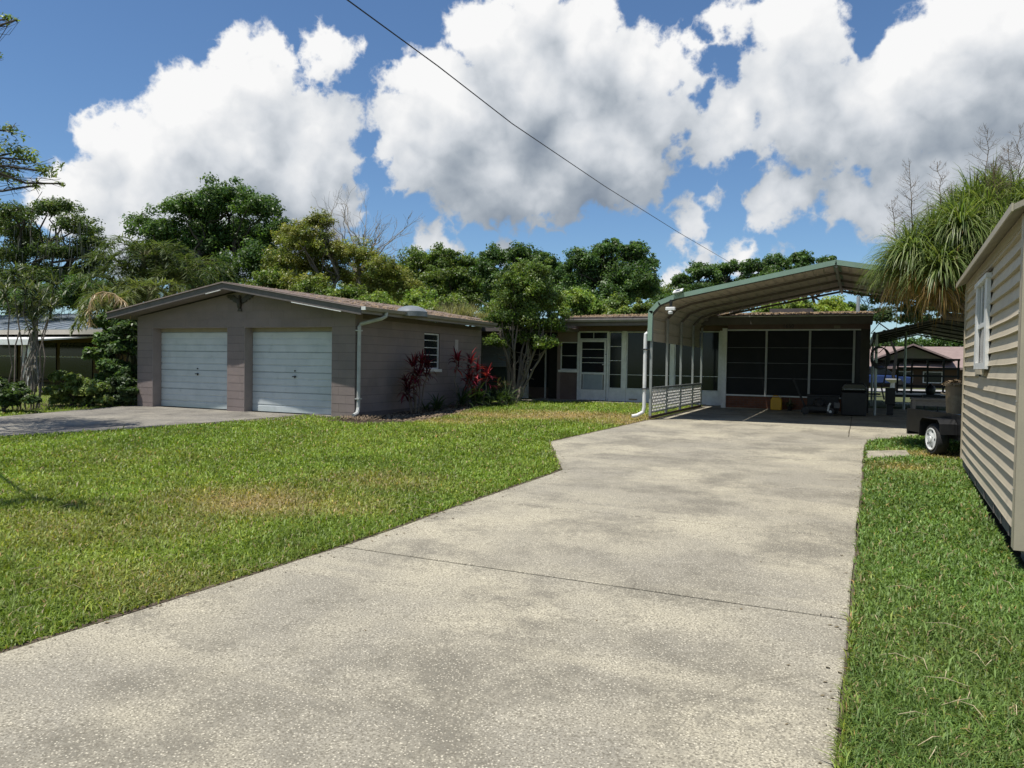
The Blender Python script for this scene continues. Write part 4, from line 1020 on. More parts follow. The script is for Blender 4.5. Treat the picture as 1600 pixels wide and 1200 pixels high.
lap = .1305; nl = int(round((SZ1-SZ0)/lap)); wu0, wu1, wz0, wz1 = 2.62, 3.86, 1.27, 2.24
rs = random.Random(12)
for i in range(nl):
    z0 = SZ0+i*lap; z1 = z0+lap
    for u0, u1 in (((.11, wu0), (wu1, SHED_L)) if (z1 > wz0+.02 and z0 < wz1-.02) else ((.11, SHED_L),)):
        m_ = max(2, int((u1-u0)/.16)); ph = rs.uniform(0, 6); vs = []; fs = []
        for k in range(m_+1):
            u = u0+(u1-u0)*k/m_
            wv = .006*math.sin(u*1.7+.05*i+.6)+.003*math.sin(u*3.1+i*.08+ph*.12)          # sagging vinyl
            dz = .005*math.sin(u*1.5+.05*i+.6)+.0025*math.sin(u*3.4+.1*i)
            vs += [sp_(u, .012, z1+.004+dz), sp_(u, -.019-wv*.7, z0+.013+dz), sp_(u, -.023-wv*.7, z0+.004+dz), sp_(u, .012, z0+.004+dz)]
        for k in range(m_):
            a = k*4; b = a+4
            for q in range(4): fs.append((a+q, b+q, b+(q+1) % 4, a+(q+1) % 4))
        fs += [(0, 1, 2, 3)[::-1], tuple(m_*4+q for q in range(4))]
        MB().add(vs, [f[::-1] for f in fs]).build('siding_board', M_siding, SH)
for i in range(nl):      # front wall courses
    z0 = SZ0+i*lap
    vs = []
    for v in (.12, SD): vs += [sp_(.012, v, z0+lap+.002), sp_(-.012, v, z0+.014), sp_(-.015, v, z0+.003), sp_(.012, v, z0+.003)]
    MB().add(vs, [(0,1,5,4),(1,2,6,5),(2,3,7,6),(3,0,4,7),(3,2,1,0),(4,5,6,7)]).build('siding_board', M_siding, SH)
ct = MB(); sbox(ct, -.03, .108, -.052, -.0, SZ0-.10, SZ1+.02); sbox(ct, -.034, -.0, -.052, .105, SZ0-.10, SZ1+.02)
ct.build('corner_trim', pm('tan_trim2', (.42, .365, .27), (.37, .325, .245), 3, .5, fine=.04), SH)
sbox(MB(), SHED_L-.004, SHED_L+.03, -.03, .1, SZ0-.02, SZ1).build('corner_trim', MATS['tan_trim2'], SH)
for z_ in (.35, 1.02, 1.7):
    MB().lathe([(.009, -.006), (.006, 0)], np.array(sp_(.055, -.054, z_)), 8, 'x').build('screw', M_galv, SH)
sk_ = MB(); sbox(sk_, -.02, SHED_L-.02, .0, .09, SZ0-.12, SZ0-.003); sk_.build('skid', pm('weathered_skid', (.19, .175, .16), (.12, .11, .10), 8, .9), SH)
for u in (.6, 1.15, 1.7, 2.6, 3.6, 4.5): sbox(MB(), u, u+.05, -.012, -.001, SZ0-.11, SZ0-.01).build('skid_cleat', MATS['weathered_skid'], SH)
sbox(MB(), .1, SHED_L-.1, 1.4, 1.5, SZ0-.14, SZ0-.003).build('skid', MATS['weathered_skid'], SH)
sbox(MB(), .1, SHED_L-.1, SD-.12, SD-.02, SZ0-.14, SZ0-.003).build('skid', MATS['weathered_skid'], SH)
for u, h in ((.4, .30), (2.6, .24), (5.2, .14)): sbox(MB(), u, u+.38, .1, .3, SZ0-.12-h, SZ0-.1205).build('foundation_block', pm('cinder', (.25, .24, .23), (.2, .19, .18), 12, .9), SH)
# eave, frieze and roof
fz_ = MB(); sbox(fz_, -.02, SHED_L+.02, -.022, .012, SZ1-.02, SZ1+.07); fz_.build('frieze_board', MATS['tan_trim2'], SH)
M_shroof = pm('shed_roof', (.36, .32, .25), (.30, .265, .21), 4, .6)
def sprism(mb, prof, u0, u1):
    n = len(prof); vs = [sp_(u, v, z) for u in (u0, u1) for v, z in prof]
    return mb.add(vs, [tuple(range(n)), tuple(range(n, 2*n))[::-1]]+[(i, n+i, n+(i+1) % n, (i+1) % n) for i in range(n)])
rf = sprism(MB(), [(-.13, SZ1+.03), (SD/2, SZ1+.80), (SD+.13, SZ1+.03), (SD+.13, SZ1+.075), (SD/2, SZ1+.85), (-.13, SZ1+.075)], -.10, SHED_L+.08).build('roof', M_shroof, SH)
sprism(MB(), [(-.145, SZ1+.022), (-.131, SZ1+.022), (-.131, SZ1+.082), (-.145, SZ1+.082)], -.105, SHED_L+.085).build('drip_edge', MATS['tan_trim2'], rf)
sprism(MB(), [(.02, SZ1+.05), (SD-.02, SZ1+.05), (SD/2, SZ1+.78)], .0, .05).build('gable', M_siding, SH)
sprism(MB(), [(.02, SZ1+.05), (SD-.02, SZ1+.05), (SD/2, SZ1+.78)], SHED_L-.05, SHED_L-.01).build('gable', M_siding, SH)
# window
wf = MB(); t_ = .17
sbox(wf, wu0-.03, wu0+t_, -.045, -.01, wz0, wz1); sbox(wf, wu1-t_, wu1+.03, -.045, -.01, wz0, wz1); sbox(wf, wu0-.05, wu1+.05, -.06, -.01, wz1, wz1+.05)
wd = wf.build('window', M_white, SH)
sbox(MB(), wu0+t_, wu1-t_, -.045, -.01, wz0, wz0+.07).build('sill', M_white, wd)
sbox(MB(), wu0+t_, wu1-t_, -.03, .01, 1.74, 1.79).build('meeting_rail', M_white, wd)
sbox(MB(), wu0+t_, wu1-t_, -.006, -.001, 1.345, 1.735).build('pane', M_glass, wd)
sbox(MB(), wu0+t_, wu1-t_, -.016, -.011, 1.795, wz1-.005).build('pane', pm('pale_pane', (.20, .22, .23), (.12, .13, .14), 3, .1, spec=.5), wd)
for u in ((wu0+wu1)/2-.17, (wu0+wu1)/2+.17): sbox(MB(), u-.03, u+.03, -.024, -.017, 1.795, wz1-.005).build('muntin', M_white, wd)
vent = sbox(MB(), wu0+.3, wu1-.3, -.055, -.02, wz0-.06, wz0-.005).build('apron', M_siding, wd)

# ================================================================== overhead line
wp = [(520, -16), (543, 0), (684, 103), (800, 193), (945, 291), (1060, 363), (1130, 404), (1180, 433)]
pts = []
for i, (x, y) in enumerate(wp):
    s = (x-520)/(1180-520); dd = 1/((1-s)/11+s/62); d = ray(x, y); pts.append(tuple(C0+d*dd))
cv = []
for i in range(len(pts)-1):
    a, b = np.array(pts[i]), np.array(pts[i+1])
    for k in range(4): cv.append(tuple(a+(b-a)*k/4))
cv.append(pts[-1])
tag(MB().tube(cv, .011, 6).build('power_line', M_black), 'thin black overhead cable running down across the sky', 'cable')

# ================================================================== neighbouring buildings
NB = thing('neighbour_house', 'low neighbouring house with a blue-grey seamed metal roof beyond the garage', 'house', (-36, 24, 0))
M_nroof = pm('blue_metal_roof', (.20, .235, .27), (.25, .285, .32), 2, .4, metal=.25)
M_mustard = pm('mustard_wall', (.13, .09, .03), (.10, .07, .022), 3, .8)
nr = MB().prism([(21.7, 2.42), (27.5, 3.55), (33.5, 2.42), (33.5, 2.48), (27.5, 3.62), (21.7, 2.48)], -52, -28.2, 'x').build('roof', M_nroof, NB)
for i in range(26):
    x = -51.8+i*.92; MB().bar((x, 21.68, 2.50), (x, 27.5, 3.635), .05, .045).build('seam', pm('pale_seam', (.50, .53, .55), (.42, .45, .47), 5, .4), nr)
B(-52, -28.3, 21.62, 21.69, 2.22, 2.43).build('fascia', pm('tan_fascia', (.42, .38, .33), (.36, .33, .28), 3, .7), NB)
B(-52, -28.6, 23.6, 24.2, -.2, 2.4).build('wall', M_mustard, NB)
for a, b in ((-45, -41.5), (-41.2, -38.2), (-37.9, -35.2), (-34.9, -32.6)):
    w = B(a, b, 23.55, 23.58, .1, 1.9).build('opening', M_glass, NB); B(a, b, 23.52, 23.548, 1.2, 1.25).build('rail', M_trim, w)
aw = MB().prism([(19.6, 1.86), (23.5, 2.20), (23.5, 2.26), (19.6, 1.92)], -46, -30.8, 'x').build('awning', M_white, NB)
B(-46, -30.8, 19.5, 19.598, 1.70, 1.93).build('awning_edge', M_trim, aw)
for x in (-43, -37.2, -34.6, -31.6, -31.2): B(x-.06, x+.06, 19.7, 19.82, -.4, 1.88).build('post', M_trim, aw)
FH = thing('far_house', 'far house with a pinkish-brown hipped roof across the street', 'house', (6, 62, 0))
M_pink = pm('pink_roof', (.27, .20, .18), (.21, .155, .14), 2, .85)
rr = MB().prism([(58, 1.45), (64, 3.0), (70, 1.45), (70, 1.3), (58, 1.3)], -4.5, 16, 'x').build('roof', M_pink, FH)
MB().prism([(1.2, 1.9), (5.4, 1.9), (3.3, 2.8)], 58.2, 64, 'y').build('gable', pm('mossy_gable', (.085, .09, .045), (.11, .09, .06), 2, .9), rr)
gr_ = MB()
for a, b in (((.8, 1.85), (3.3, 2.92)), ((3.3, 2.92), (5.8, 1.85))): gr_.prism([a, b, (b[0], b[1]+.12), (a[0], a[1]+.12)], 57.8, 64, 'y')
gr_.build('gable_roof', M_pink, rr)
B(-4, 15.5, 59, 69, -.2, 1.32).build('wall', pm('tan_brick_wall', (.10, .065, .045), (.075, .05, .035), 2, .85), FH)
for a, b in ((-2.5, -1.0), (2.4, 3.4), (4.0, 5.2), (7.5, 9.5)):
    w = B(a, b, 58.93, 58.99, .35, 1.15).build('window', M_trim, FH); B(a+.08, b-.08, 58.9, 58.925, .42, 1.08).build('pane', M_glass, w)
def car(name, label, x, y, colr, rot=0):
    c_ = thing(name, label, 'car', (x, y, 0))
    m1 = pm('car_'+label[:5], colr, [q*.85 for q in colr], 3, .25)
    MB().prism([(x-2.1, .30), (x+2.1, .30), (x+2.15, .75), (x+1.5, .85), (x-1.9, .90), (x-2.15, .75)], y-.85, y+.85, 'y').build('body', m1, c_, bevel=.08, bevel_seg=2)
    MB().prism([(x-1.7, .88), (x+1.2, .85), (x+.6, 1.38), (x-1.1, 1.40)], y-.75, y+.75, 'y').build('cabin', M_glass, c_, bevel=.05, bevel_seg=2)
    MB().prism([(x-1.05, 1.39), (x+.55, 1.37), (x+.5, 1.43), (x-1.0, 1.45)], y-.7, y+.7, 'y').build('roof', m1, c_)
    for xx in (-1.35, 1.35):
        for yy in (-.86, .86): MB().lathe([(.15, -.09), (.31, -.09), (.32, 0), (.31, .09), (.15, .09)], (x+xx, y+yy, .32), 16, 'y').build('wheel', M_black, c_)
    return c_
car('parked_car', 'dark blue car parked across the street behind the hose', 1.0, 56.5, (.02, .04, .12))
car('parked_car', 'white car parked across the street behind the rack trailer', 3.6, 45.5, (.65, .65, .65)) if False else None
CM = MB().lathe([(.22, 0), (.22, .06), (.12, .12), (.10, .55), (.3, .66), (.38, .72), (.38, .76), (.15, .72)], (1.6, 44, 0), 16).build('bird_bath', pm('pale_stone', (.55, .53, .5), (.45, .44, .42), 5, .8)); tag(CM, 'pale stone bird bath on the far lawn seen past the canopy post', 'bird bath')
# ================================================================== vegetation
RS = np.random.default_rng(21)
def unitv(a): return a/np.maximum(np.linalg.norm(a, axis=-1, keepdims=True), 1e-9)
def PX(x, y, D): return C0 + ray(x, y)*D
def leaf_quads(P, Nn, L_, W_, col, fold=.18, rs=RS, tdir=None):
    n = len(P); r = rs.normal(size=(n, 3)) if tdir is None else tdir
    t = unitv(r - Nn*np.sum(r*Nn, -1, keepdims=True)); b = np.cross(Nn, t)
    L_ = L_[:, None]; W_ = W_[:, None]
    V = np.stack([P-t*L_*.5, P+b*W_*.5+Nn*W_*fold-t*L_*.06, P+t*L_*.5-Nn*L_*.08, P-b*W_*.5+Nn*W_*fold-t*L_*.06], 1)
    return V.reshape(-1, 3), np.repeat(col, 4, 0)
def crown_leaves(lobes, n, ls, cols, rs, clump=.32, flat=.75, asp=.5, fill=.5, up=.5, thin=1.0):
    """lobes: (centre, radius). leaves sit on small clumps spread over each lobe"""
    Ps, Ns, Cs = [], [], []
    area = sum(r*r for c, r in lobes); n = int(n*2.15); ls = ls*.93
    for c, r in lobes:
        nl = int(n*r*r/area); nc = max(8, int(46/(clump/.32)**2)); rc = r*clump*.82
        d = unitv(rs.normal(size=(nc, 3))); d[:, 2] = np.where(d[:, 2] < -.35, -d[:, 2]*.4, d[:, 2])
        rad = r*rs.uniform(fill**2, 1.02, nc)[:, None]**1.0
        cc = np.array(c) + d*rad*np.array([1, 1, flat])
        cb = np.array(cols)[rs.integers(0, len(cols), nc)]*rs.uniform(.72, 1.32, nc)[:, None]
        k = rs.integers(0, nc, nl); e = unitv(rs.normal(size=(nl, 3)))
        rr = rc*1.15*rs.uniform(.35, 1.18, nl)[:, None]*rs.uniform(.6, 1.2, nc)[k][:, None]
        Ps.append(cc[k]+e*rr*np.array([1, 1, .72]))
        Ns.append(unitv(e*.9+np.array([0, 0, up])+rs.normal(size=(nl, 3))*.55))
        Cs.append(cb[k]*rs.uniform(.7, 1.35, nl)[:, None]*(1+rs.normal(size=(nl, 3))*.06))
    P = np.concatenate(Ps); Nn = np.concatenate(Ns); C = np.clip(np.concatenate(Cs)*1.72, .004, .6)
    L_ = ls*rs.uniform(.6, 1.35, len(P))
    return leaf_quads(P, Nn, L_, L_*asp, C, rs=rs)
def limb(mb, a, b, r0, r1, rs, n=6, wob=.12, n_s=7, sag=0.):
    a, b = np.array(a, float), np.array(b, float); L_ = np.linalg.norm(b-a); pts = []
    for i in range(n+1):
        t = i/n; p = a+(b-a)*t
        if 0 < i < n: p = p+rs.normal(size=3)*wob*L_*.25*math.sin(PI*t)
        p[2] += sag*L_*math.sin(PI*t); pts.append(p)
    mb.tube([tuple(p) for p in pts], [r0+(r1-r0)*(i/n)**.8 for i in range(n+1)], n_s); return pts
def tree(name, label, D, bx, lobes, n, ls, cols, seed, group=None, bark=None, trunk_r=.22, base_z=None, clump=.32, flat=.75, asp=.5, fill=.5, up=.5, depth=.9, limbs=8, extra=None, cat='tree', jit=.45):
    rs = np.random.default_rng(seed)
    L3 = []
    for x, y, r in lobes:
        R_ = r*D/F; p = PX(x, y, D+rs.uniform(-jit, jit)*R_*2); L3.append((p, R_))
        if depth: L3.append((p+np.array(_fw)*R_*depth+rs.normal(size=3)*R_*.25, R_*.85))
    if extra: L3 += extra
    b = PX(bx, 575, D); b[2] = float(g(b[1])) if base_z is None else base_z
    t = thing(name, label, cat, tuple(b), group)
    V, C = crown_leaves(L3, n, ls, cols, rs, clump, flat, asp, fill, up)
    npmesh('crown', V, np.arange(len(V)).reshape(-1, 4), LEAF, t, col=C)
    mb = MB(); cz = np.mean([c[2] for c, r in L3]); fork = np.array([b[0], b[1], b[2]+max(.8 if cat == 'tree' else .12, (cz-b[2])*(.45 if cat == 'tree' else .3))])
    limb(mb, b-np.array([0, 0, .2]), fork, trunk_r, trunk_r*.75, rs, wob=.1)
    for i in range(limbs):
        c, r = L3[i % len(L3)]; q = np.array(c)+rs.normal(size=3)*r*.25-np.array([0, 0, r*.2])
        pts = limb(mb, fork+rs.normal(size=3)*trunk_r*.4, q, trunk_r*.5, trunk_r*.10, rs, wob=.3, sag=.05, n_s=6)
        for k in range(3):
            q2 = np.array(c)+unitv(rs.normal(size=(1, 3)))[0]*r*.75; limb(mb, pts[3+k], q2, trunk_r*.18, trunk_r*.04, rs, n=4, wob=.3, n_s=5)
    mb.build('trunk', bark or M_bark, t, smooth=True)
    return t
DG = [(.040, .072, .018), (.050, .085, .020), (.034, .062, .018)]        # live-oak greens
MG = [(.075, .105, .022), (.060, .095, .022), (.092, .118, .024)]
LG = [(.105, .150, .030), (.085, .130, .028), (.125, .160, .034)]
G1 = 'trees behind the house'
tree('oak_tree', 'big rounded dark green oak rising behind the garage roof', 38, 330, [(250,365,52),(300,332,48),(352,312,44),(398,328,44),(432,366,38),(340,375,68),(270,412,55),(400,412,60),(228,402,38),(330,440,60),(430,430,50),(300,390,50),(380,380,50)], 50000, .17, DG, 1, G1, M_barkd, .4)
tree('cypress_tree', 'layered dark cypress hung with moss at the far left', 42, 40, [(20,335,40),(72,328,38),(112,352,34),(142,378,26),(40,380,45),(100,396,40),(10,402,42),(60,430,42),(-45,350,60),(-50,425,60),(150,402,20),(115,432,40),(20,450,40),(75,470,40)], 34000, .16, [(.050, .074, .019), (.040, .062, .018), (.064, .082, .020)], 2, G1, M_barkd, .35, flat=.55, clump=.34)
tree('feathery_tree', 'lighter green feathery tree with bare grey top branches behind the garage', 33, 520, [(468,372,38),(498,348,26),(450,412,40),(512,392,42),(560,402,36),(592,422,32),(530,432,42),(478,446,40),(620,432,24),(590,450,35),(640,452,28)], 34000, .12, [(.110, .120, .026), (.085, .105, .026), (.128, .130, .034)], 3, G1, M_bark, .25, clump=.28, asp=.4, up=.8)
tree('oak_tree', 'green oak in the tree row behind the flat roof, left of the small front tree', 55, 690, [(650,412,32),(690,402,26),(640,440,36),(700,440,42),(735,412,26),(742,448,36),(660,465,40),(720,475,40),(610,450,30),(600,470,36)], 36000, .21, [(.062, .092, .018), (.050, .078, .018), (.072, .10, .020)], 4, G1, M_barkd, .4)
tree('oak_tree', 'darker oak directly behind the small front tree', 50, 800, [(780,404,30),(815,398,26),(848,408,28),(795,440,44),(862,440,38),(760,425,24),(800,475,45),(860,475,40)], 30000, .20, DG, 5, G1, M_barkd, .4)
tree('oak_tree', 'dark oak with spiky top left of the carport roof', 42, 960, [(910,412,34),(948,394,26),(988,394,26),(1012,416,24),(932,440,46),(992,440,44),(960,468,46),(905,462,36),(1010,455,26)], 40000, .17, [(.036, .068, .020), (.046, .080, .022), (.055, .092, .026)], 6, G1, M_barkd, .4, up=.7)
tree('oak_tree', 'rounded oak crown showing above the left slope of the carport', 55, 1120, [(1068,438,22),(1102,428,24),(1142,420,22),(1180,420,22),(1120,450,34),(1180,450,34),(1072,458,20),(1150,475,34),(1100,465,30),(1040,470,20)], 30000, .20, DG, 7, G1, M_barkd, .4)
tree('oak_tree', 'oak crown showing above the carport peak', 58, 1260, [(1215,414,22),(1255,408,20),(1292,409,15),(1230,440,34),(1290,440,34),(1330,440,26),(1210,440,30),(1250,425,24)], 28000, .21, DG, 8, G1, M_barkd, .4)
tree('oak_tree', 'dark thin-crowned tree with sky holes right of the house roof', 40, 1400, [(1352,455,26),(1392,468,28),(1422,452,26),(1462,478,30),(1376,498,22),(1430,500,26),(1500,470,34),(1480,505,24)], 12000, .19, [(.030, .052, .020), (.04, .06, .024)], 9, G1, M_barkd, .10, depth=.5, limbs=2)
tree('shade_tree', 'tall light-leaved tree filling the gap between the oaks behind the roof', 60, 600, [(600,440,40),(570,460,40),(640,470,45),(700,460,40),(760,460,50),(880,450,45),(1040,460,24)], 20000, .22, MG, 10, G1, M_barkd, .4)
tree('tree_row', 'distant dark tree line behind the far house roof', 85, 1430, [(1345,545,24),(1385,540,24),(1425,542,22),(1465,540,24),(1510,538,28),(1320,540,24)], 9000, .32, DG, 11, G1, M_barkd, .3, limbs=3)
tree('tree_row', 'distant dark trees left beyond the neighbouring roof', 70, 20, [(-30,470,40),(30,475,36),(90,470,36),(150,465,36),(200,470,36)], 9000, .28, DG, 12, G1, M_barkd, .3, limbs=3)
# bare grey tree top
bt = thing('bare_tree', 'leafless grey-branched treetop standing above the feathery tree', 'tree', tuple(PX(560, 575, 34.5)*np.array([1, 1, 0])))
mb = MB(); rs = np.random.default_rng(33); b0 = PX(560, 575, 34.5); b0[2] = -.1; fk = PX(560, 432, 34.5)
limb(mb, b0, fk, .16, .10, rs)
def twig(mb, a, d, L_, r, depth, rs):
    q = a+d*L_; pts = limb(mb, a, q, r, r*.5, rs, n=3, wob=.25, n_s=5)
    if depth:
        for i in range(3 if depth > 1 else 4):
            dd = unitv((d+rs.normal(size=3)*.42+np.array([0, 0, .12]))[None])[0]; s_ = pts[1+rs.integers(0, 3)]
            twig(mb, s_, dd, L_*rs.uniform(.5, .75), r*.5, depth-1, rs)
for x, y in ((516, 345), (540, 335), (570, 340), (600, 350), (612, 385), (535, 365), (590, 370), (560, 355), (618, 365)):
    q = PX(x, y, 34.5+rs.uniform(-1, 1)); d = q-fk; L_ = np.linalg.norm(d); twig(mb, fk, d/L_, L_*.72, .055, 3, rs)
mb.build('branches', pm('grey_bark', (.30, .275, .24), (.22, .20, .175), 8, .9), bt)
# shrubs just behind the roof line
for i, (x, y, r, D, cl, sd, lb) in enumerate((
    (590, 474, 26, 30, LG, 41, 'bright green leafy shrub behind the garage roof next to the dome'), (655, 470, 26, 31, LG, 42, 'leafy shrub showing over the middle of the garage roof'),
    (490, 452, 30, 31, MG, 43, 'olive shrub showing over the front part of the garage roof'), (705, 476, 24, 30, MG, 44, 'green shrub over the rear end of the garage roof'),
    (905, 468, 24, 32, LG, 45, 'bright green shrub behind the porch roof by the small tree'), (958, 478, 24, 32, MG, 46, 'green shrub behind the middle of the porch roof'), (1003, 482, 20, 32, MG, 47, 'green shrub behind the porch roof at the carport corner'),
    (1205, 482, 20, 34, LG, 48, 'bright green shrub seen under the carport roof, left'), (1250, 476, 22, 34, LG, 49, 'bright green shrub seen under the carport roof, middle'), (1300, 478, 22, 34, [(.12, .16, .02), (.15, .18, .03)], 50, 'yellow-green shrub seen under the carport peak'), (1335, 486, 16, 34, DG, 51, 'dark shrub beside the roof vent pipe'),
    (545, 462, 26, 31, MG, 52, 'olive green shrub rising over the garage roof left of the dome'), (420, 436, 28, 33, MG, 53, 'dark leafy shrub right behind the garage ridge'), (780, 485, 24, 31, MG, 54, 'green shrub behind the breezeway roof'))):
    tree('shrub', lb, D, x, [(x, y, r), (x-r*.7, y+r*.5, r*.8), (x+r*.7, y+r*.5, r*.8), (x, y+r, r)], 5200, .13, cl, sd, 'shrubs behind the roof', M_bark, .06, limbs=5, clump=.36, cat='shrub', up=.7)
# straps: long narrow leaves in several segments
def straps(base, d, L_, W_, droop, col, seg=5, rs=RS):
    n = len(base); d = unitv(d); p = base.copy(); side = unitv(np.cross(d, np.array([0, 0, 1.])+rs.normal(size=(n, 3))*.15)); V = []; C = []
    for i in range(seg+1):
        t = i/seg; w = W_*(1-.92*t**1.6)*(.55+.45*min(1, t*4)) if i else W_*.55
        V += [p-side*w[:, None]*.5, p+side*w[:, None]*.5]
        if i < seg:
            p = p+d*(L_/seg)[:, None]; d = unitv(d+np.array([0, 0, -1.])*(droop*(1.6/seg)*(.4+t*1.4))[:, None])
    V = np.stack(V, 1); m_ = 2*(seg+1); idx = (np.arange(n)*m_)[:, None]
    Fq = np.concatenate([np.stack([idx[:, 0]+2*i, idx[:, 0]+2*i+1, idx[:, 0]+2*i+3, idx[:, 0]+2*i+2], -1) for i in range(seg)])
    return V.reshape(-1, 3), Fq, np.repeat(col, m_, 0)
def head(c, n, L_, W_, droop, cols, rs, up=.35, spread=1.0, tipcol=None):
    d = rs.normal(size=(n, 3)); d[:, 2] = np.abs(d[:, 2])*.9+up-rs.random(n)*.5; d = unitv(d*np.array([spread, spread, 1]))
    cc = np.array(cols)[rs.integers(0, len(cols), n)]*rs.uniform(.7, 1.35, n)[:, None]
    return straps(np.array(c)+rs.normal(size=(n, 3))*.03, d, L_*rs.uniform(.65, 1.15, n), W_*rs.uniform(.7, 1.2, n), droop*rs.uniform(.6, 1.4, n), cc, rs=rs)
def join(parts):
    V, Fq, C = [], [], []; o = 0
    for v, f, c in parts: V.append(v); Fq.append(f+o); C.append(c); o += len(v)
    return np.concatenate(V), np.concatenate(Fq), np.concatenate(C)
# ponytail palm behind the shed
pt = thing('ponytail_palm', 'huge ponytail palm with drooping strap leaves and dry flower stalks behind the shed', 'palm', (2.75, 15.2, 0)); rs = np.random.default_rng(61)
hp = [(1425, 405, 13.9), (1460, 385, 14.2), (1500, 365, 13.8), (1540, 345, 14.3), (1580, 330, 14.6), (1620, 335, 14.2), (1480, 400, 14.8), (1530, 385, 15), (1575, 375, 14), (1440, 420, 14.6), (1510, 410, 14.0), (1560, 400, 13.7), (1410, 425, 14.5), (1490, 352, 14.6), (1520, 330, 14.7), (1550, 318, 14.9), (1490, 425, 14.3), (1545, 425, 14.4), (1590, 415, 14.3), (1660, 350, 14.5), (1700, 380, 14.5), (1470, 425, 13.6)]
heads = [atY(x, y, Y) for x, y, Y in hp]; PTG = [(.12, .17, .042), (.095, .145, .038), (.145, .19, .05), (.22, .25, .10)]
parts = [head(h, 640, .86, .027, 1.9, PTG, rs, up=.25) for h in heads] + [head(h+np.array([0, 0, .1]), 90, .62, .022, .35, PTG, rs, up=1.0, spread=.7) for h in heads]
parts += [head(h-np.array([0, 0, .25]), 110, .78, .020, 2.6, [(.26, .16, .05), (.20, .13, .05), (.30, .21, .09)], rs, up=-.4) for h in heads]
V, Fq, C = join(parts); npmesh('crown', V, Fq, LEAF, pt, col=C)
mb = MB(); pb = np.array((2.75, 15.2, -.1)); limb(mb, pb, pb+np.array((-.1, -.2, 1.5)), .45, .2, rs, n_s=12, wob=.03)
for h in heads: limb(mb, pb+np.array((-.1, -.2, 1.4)), h, .11, .05, rs, wob=.2)
mb.build('trunk', M_bark, pt, smooth=True)
mb = MB()
for x, y, y1, Y in ((1428, 345, 255, 13.9), (1475, 330, 254, 14.2), (1540, 310, 200, 14.3), (1590, 300, 196, 14.5), (1405, 375, 312, 14.2), (1560, 310, 250, 14), (1580, 290, 225, 14.2)):
    a, b = atY(x, y+30, Y), atY(x+(rs.uniform(-12, -2) if y1 > 210 else 4), y1, Y); pts = limb(mb, a, b, .010, .003, rs, n=8, wob=.08, n_s=5); L_ = np.linalg.norm(b-a)
    for k in range(46):
        t = rs.uniform(.18, .98); p = a+(b-a)*t; an = rs.uniform(0, 2*PI); ln = L_*.34*(1-t*.72)
        q = p+np.array((math.cos(an)*ln, math.sin(an)*ln, ln*.65)); mb.tube([tuple(p), tuple((p+q)/2+np.array((0, 0, -.02))), tuple(q)], [.003, .0022, .0012], 4)
        for _ in range(3):
            m0 = p+(q-p)*rs.uniform(.4, .9); m1 = m0+rs.normal(size=3)*ln*.16+np.array((0, 0, .03)); mb.tube([tuple(m0), tuple(m1)], [.002, .001], 4)
mb.build('flower_stalks', pm('dry_stalk', (.17, .12, .075), (.12, .085, .055), 12, .85), pt)
# feather palms
def frond(mbV, base, d, L_, droop, cols, rs, nl=46, lw=.028, ll=.36):
    d = unitv(np.array(d)[None])[0]; p = np.array(base, float); n = 14; pts = [p.copy()]; dirs = [d.copy()]
    for i in range(n):
        d = unitv((d+np.array([0, 0, -1.])*droop*(.10+.10*i/n*2))[None])[0]; p = p+d*L_/n; pts.append(p.copy()); dirs.append(d.copy())
    pts = np.array(pts); dirs = np.array(dirs); t = rs.uniform(.12, 1, nl*2); k = np.clip((t*n).astype(int), 0, n-1); fr = (t*n-k)[:, None]
    B_ = pts[k]*(1-fr)+pts[k+1]*fr; dd = dirs[k]; s = unitv(np.cross(dd, np.array([0, 0, 1.]))); sg = np.where(np.arange(nl*2) % 2 == 0, 1., -1.)[:, None]
    ld = unitv(s*sg*.9+dd*.75+rs.normal(size=(nl*2, 3))*.22+np.array([0, 0, .1])); c = np.array(cols)[rs.integers(0, len(cols), nl*2)]*rs.uniform(.75, 1.3, nl*2)[:, None]
    return straps(B_, ld, ll*(1.15-.7*np.abs(t-.45))*rs.uniform(.8, 1.2, nl*2), np.full(nl*2, lw), np.full(nl*2, .45), c, seg=3, rs=rs), pts
def palm(label, D, bx, crowns, cols, seed, L_=2.3, nf=16, group='feather palms beside the garage', lw=.042):
    rs = np.random.default_rng(seed); b = PX(bx, 600, D); b[2] = -.1; t = thing('palm_tree', label, 'palm', tuple(b), group); parts = []; mb = MB()
    for x, y in crowns:
        c = PX(x, y, D+rs.uniform(-.6, .6)); limb(mb, b+rs.normal(size=3)*.15*np.array([1, 1, 0]), c, .11, .08, rs, wob=.08)
        for k in range(nf):
            a = 2*PI*k/nf+rs.uniform(-.2, .2); e = rs.uniform(.35, 1.5); fr_, pts = frond(None, c, (math.cos(a), math.sin(a), e), L_*rs.uniform(.7, 1.15), 1.0, cols, rs, lw=lw); parts.append(fr_)
            mb.tube([tuple(p) for p in pts[::2]], [.016, .014, .012, .010, .008, .006, .005, .004], 4)
    mb.build('stems', pm('palm_stem', (.17, .17, .07), (.12, .11, .05), 10, .7), t); V, Fq, C = join(parts); npmesh('fronds', V, Fq, LEAF, t, col=C)
    return t
PG = [(.085, .115, .038), (.065, .098, .034), (.105, .130, .048)]
palm('tall feathery palm clump left of the oak, behind the garage eave', 27, 215, [(205, 430), (245, 412), (285, 425), (225, 400), (270, 445), (195, 460)], PG, 71)
palm('lower yellow-green palm fronds right behind the garage left eave', 23, 215, [(200, 470), (235, 455), (180, 480)], [(.13, .155, .05), (.10, .13, .045), (.15, .17, .07)], 72, L_=1.6, nf=13)
rs = np.random.default_rng(73); c0 = PX(207, 492, 20.5)
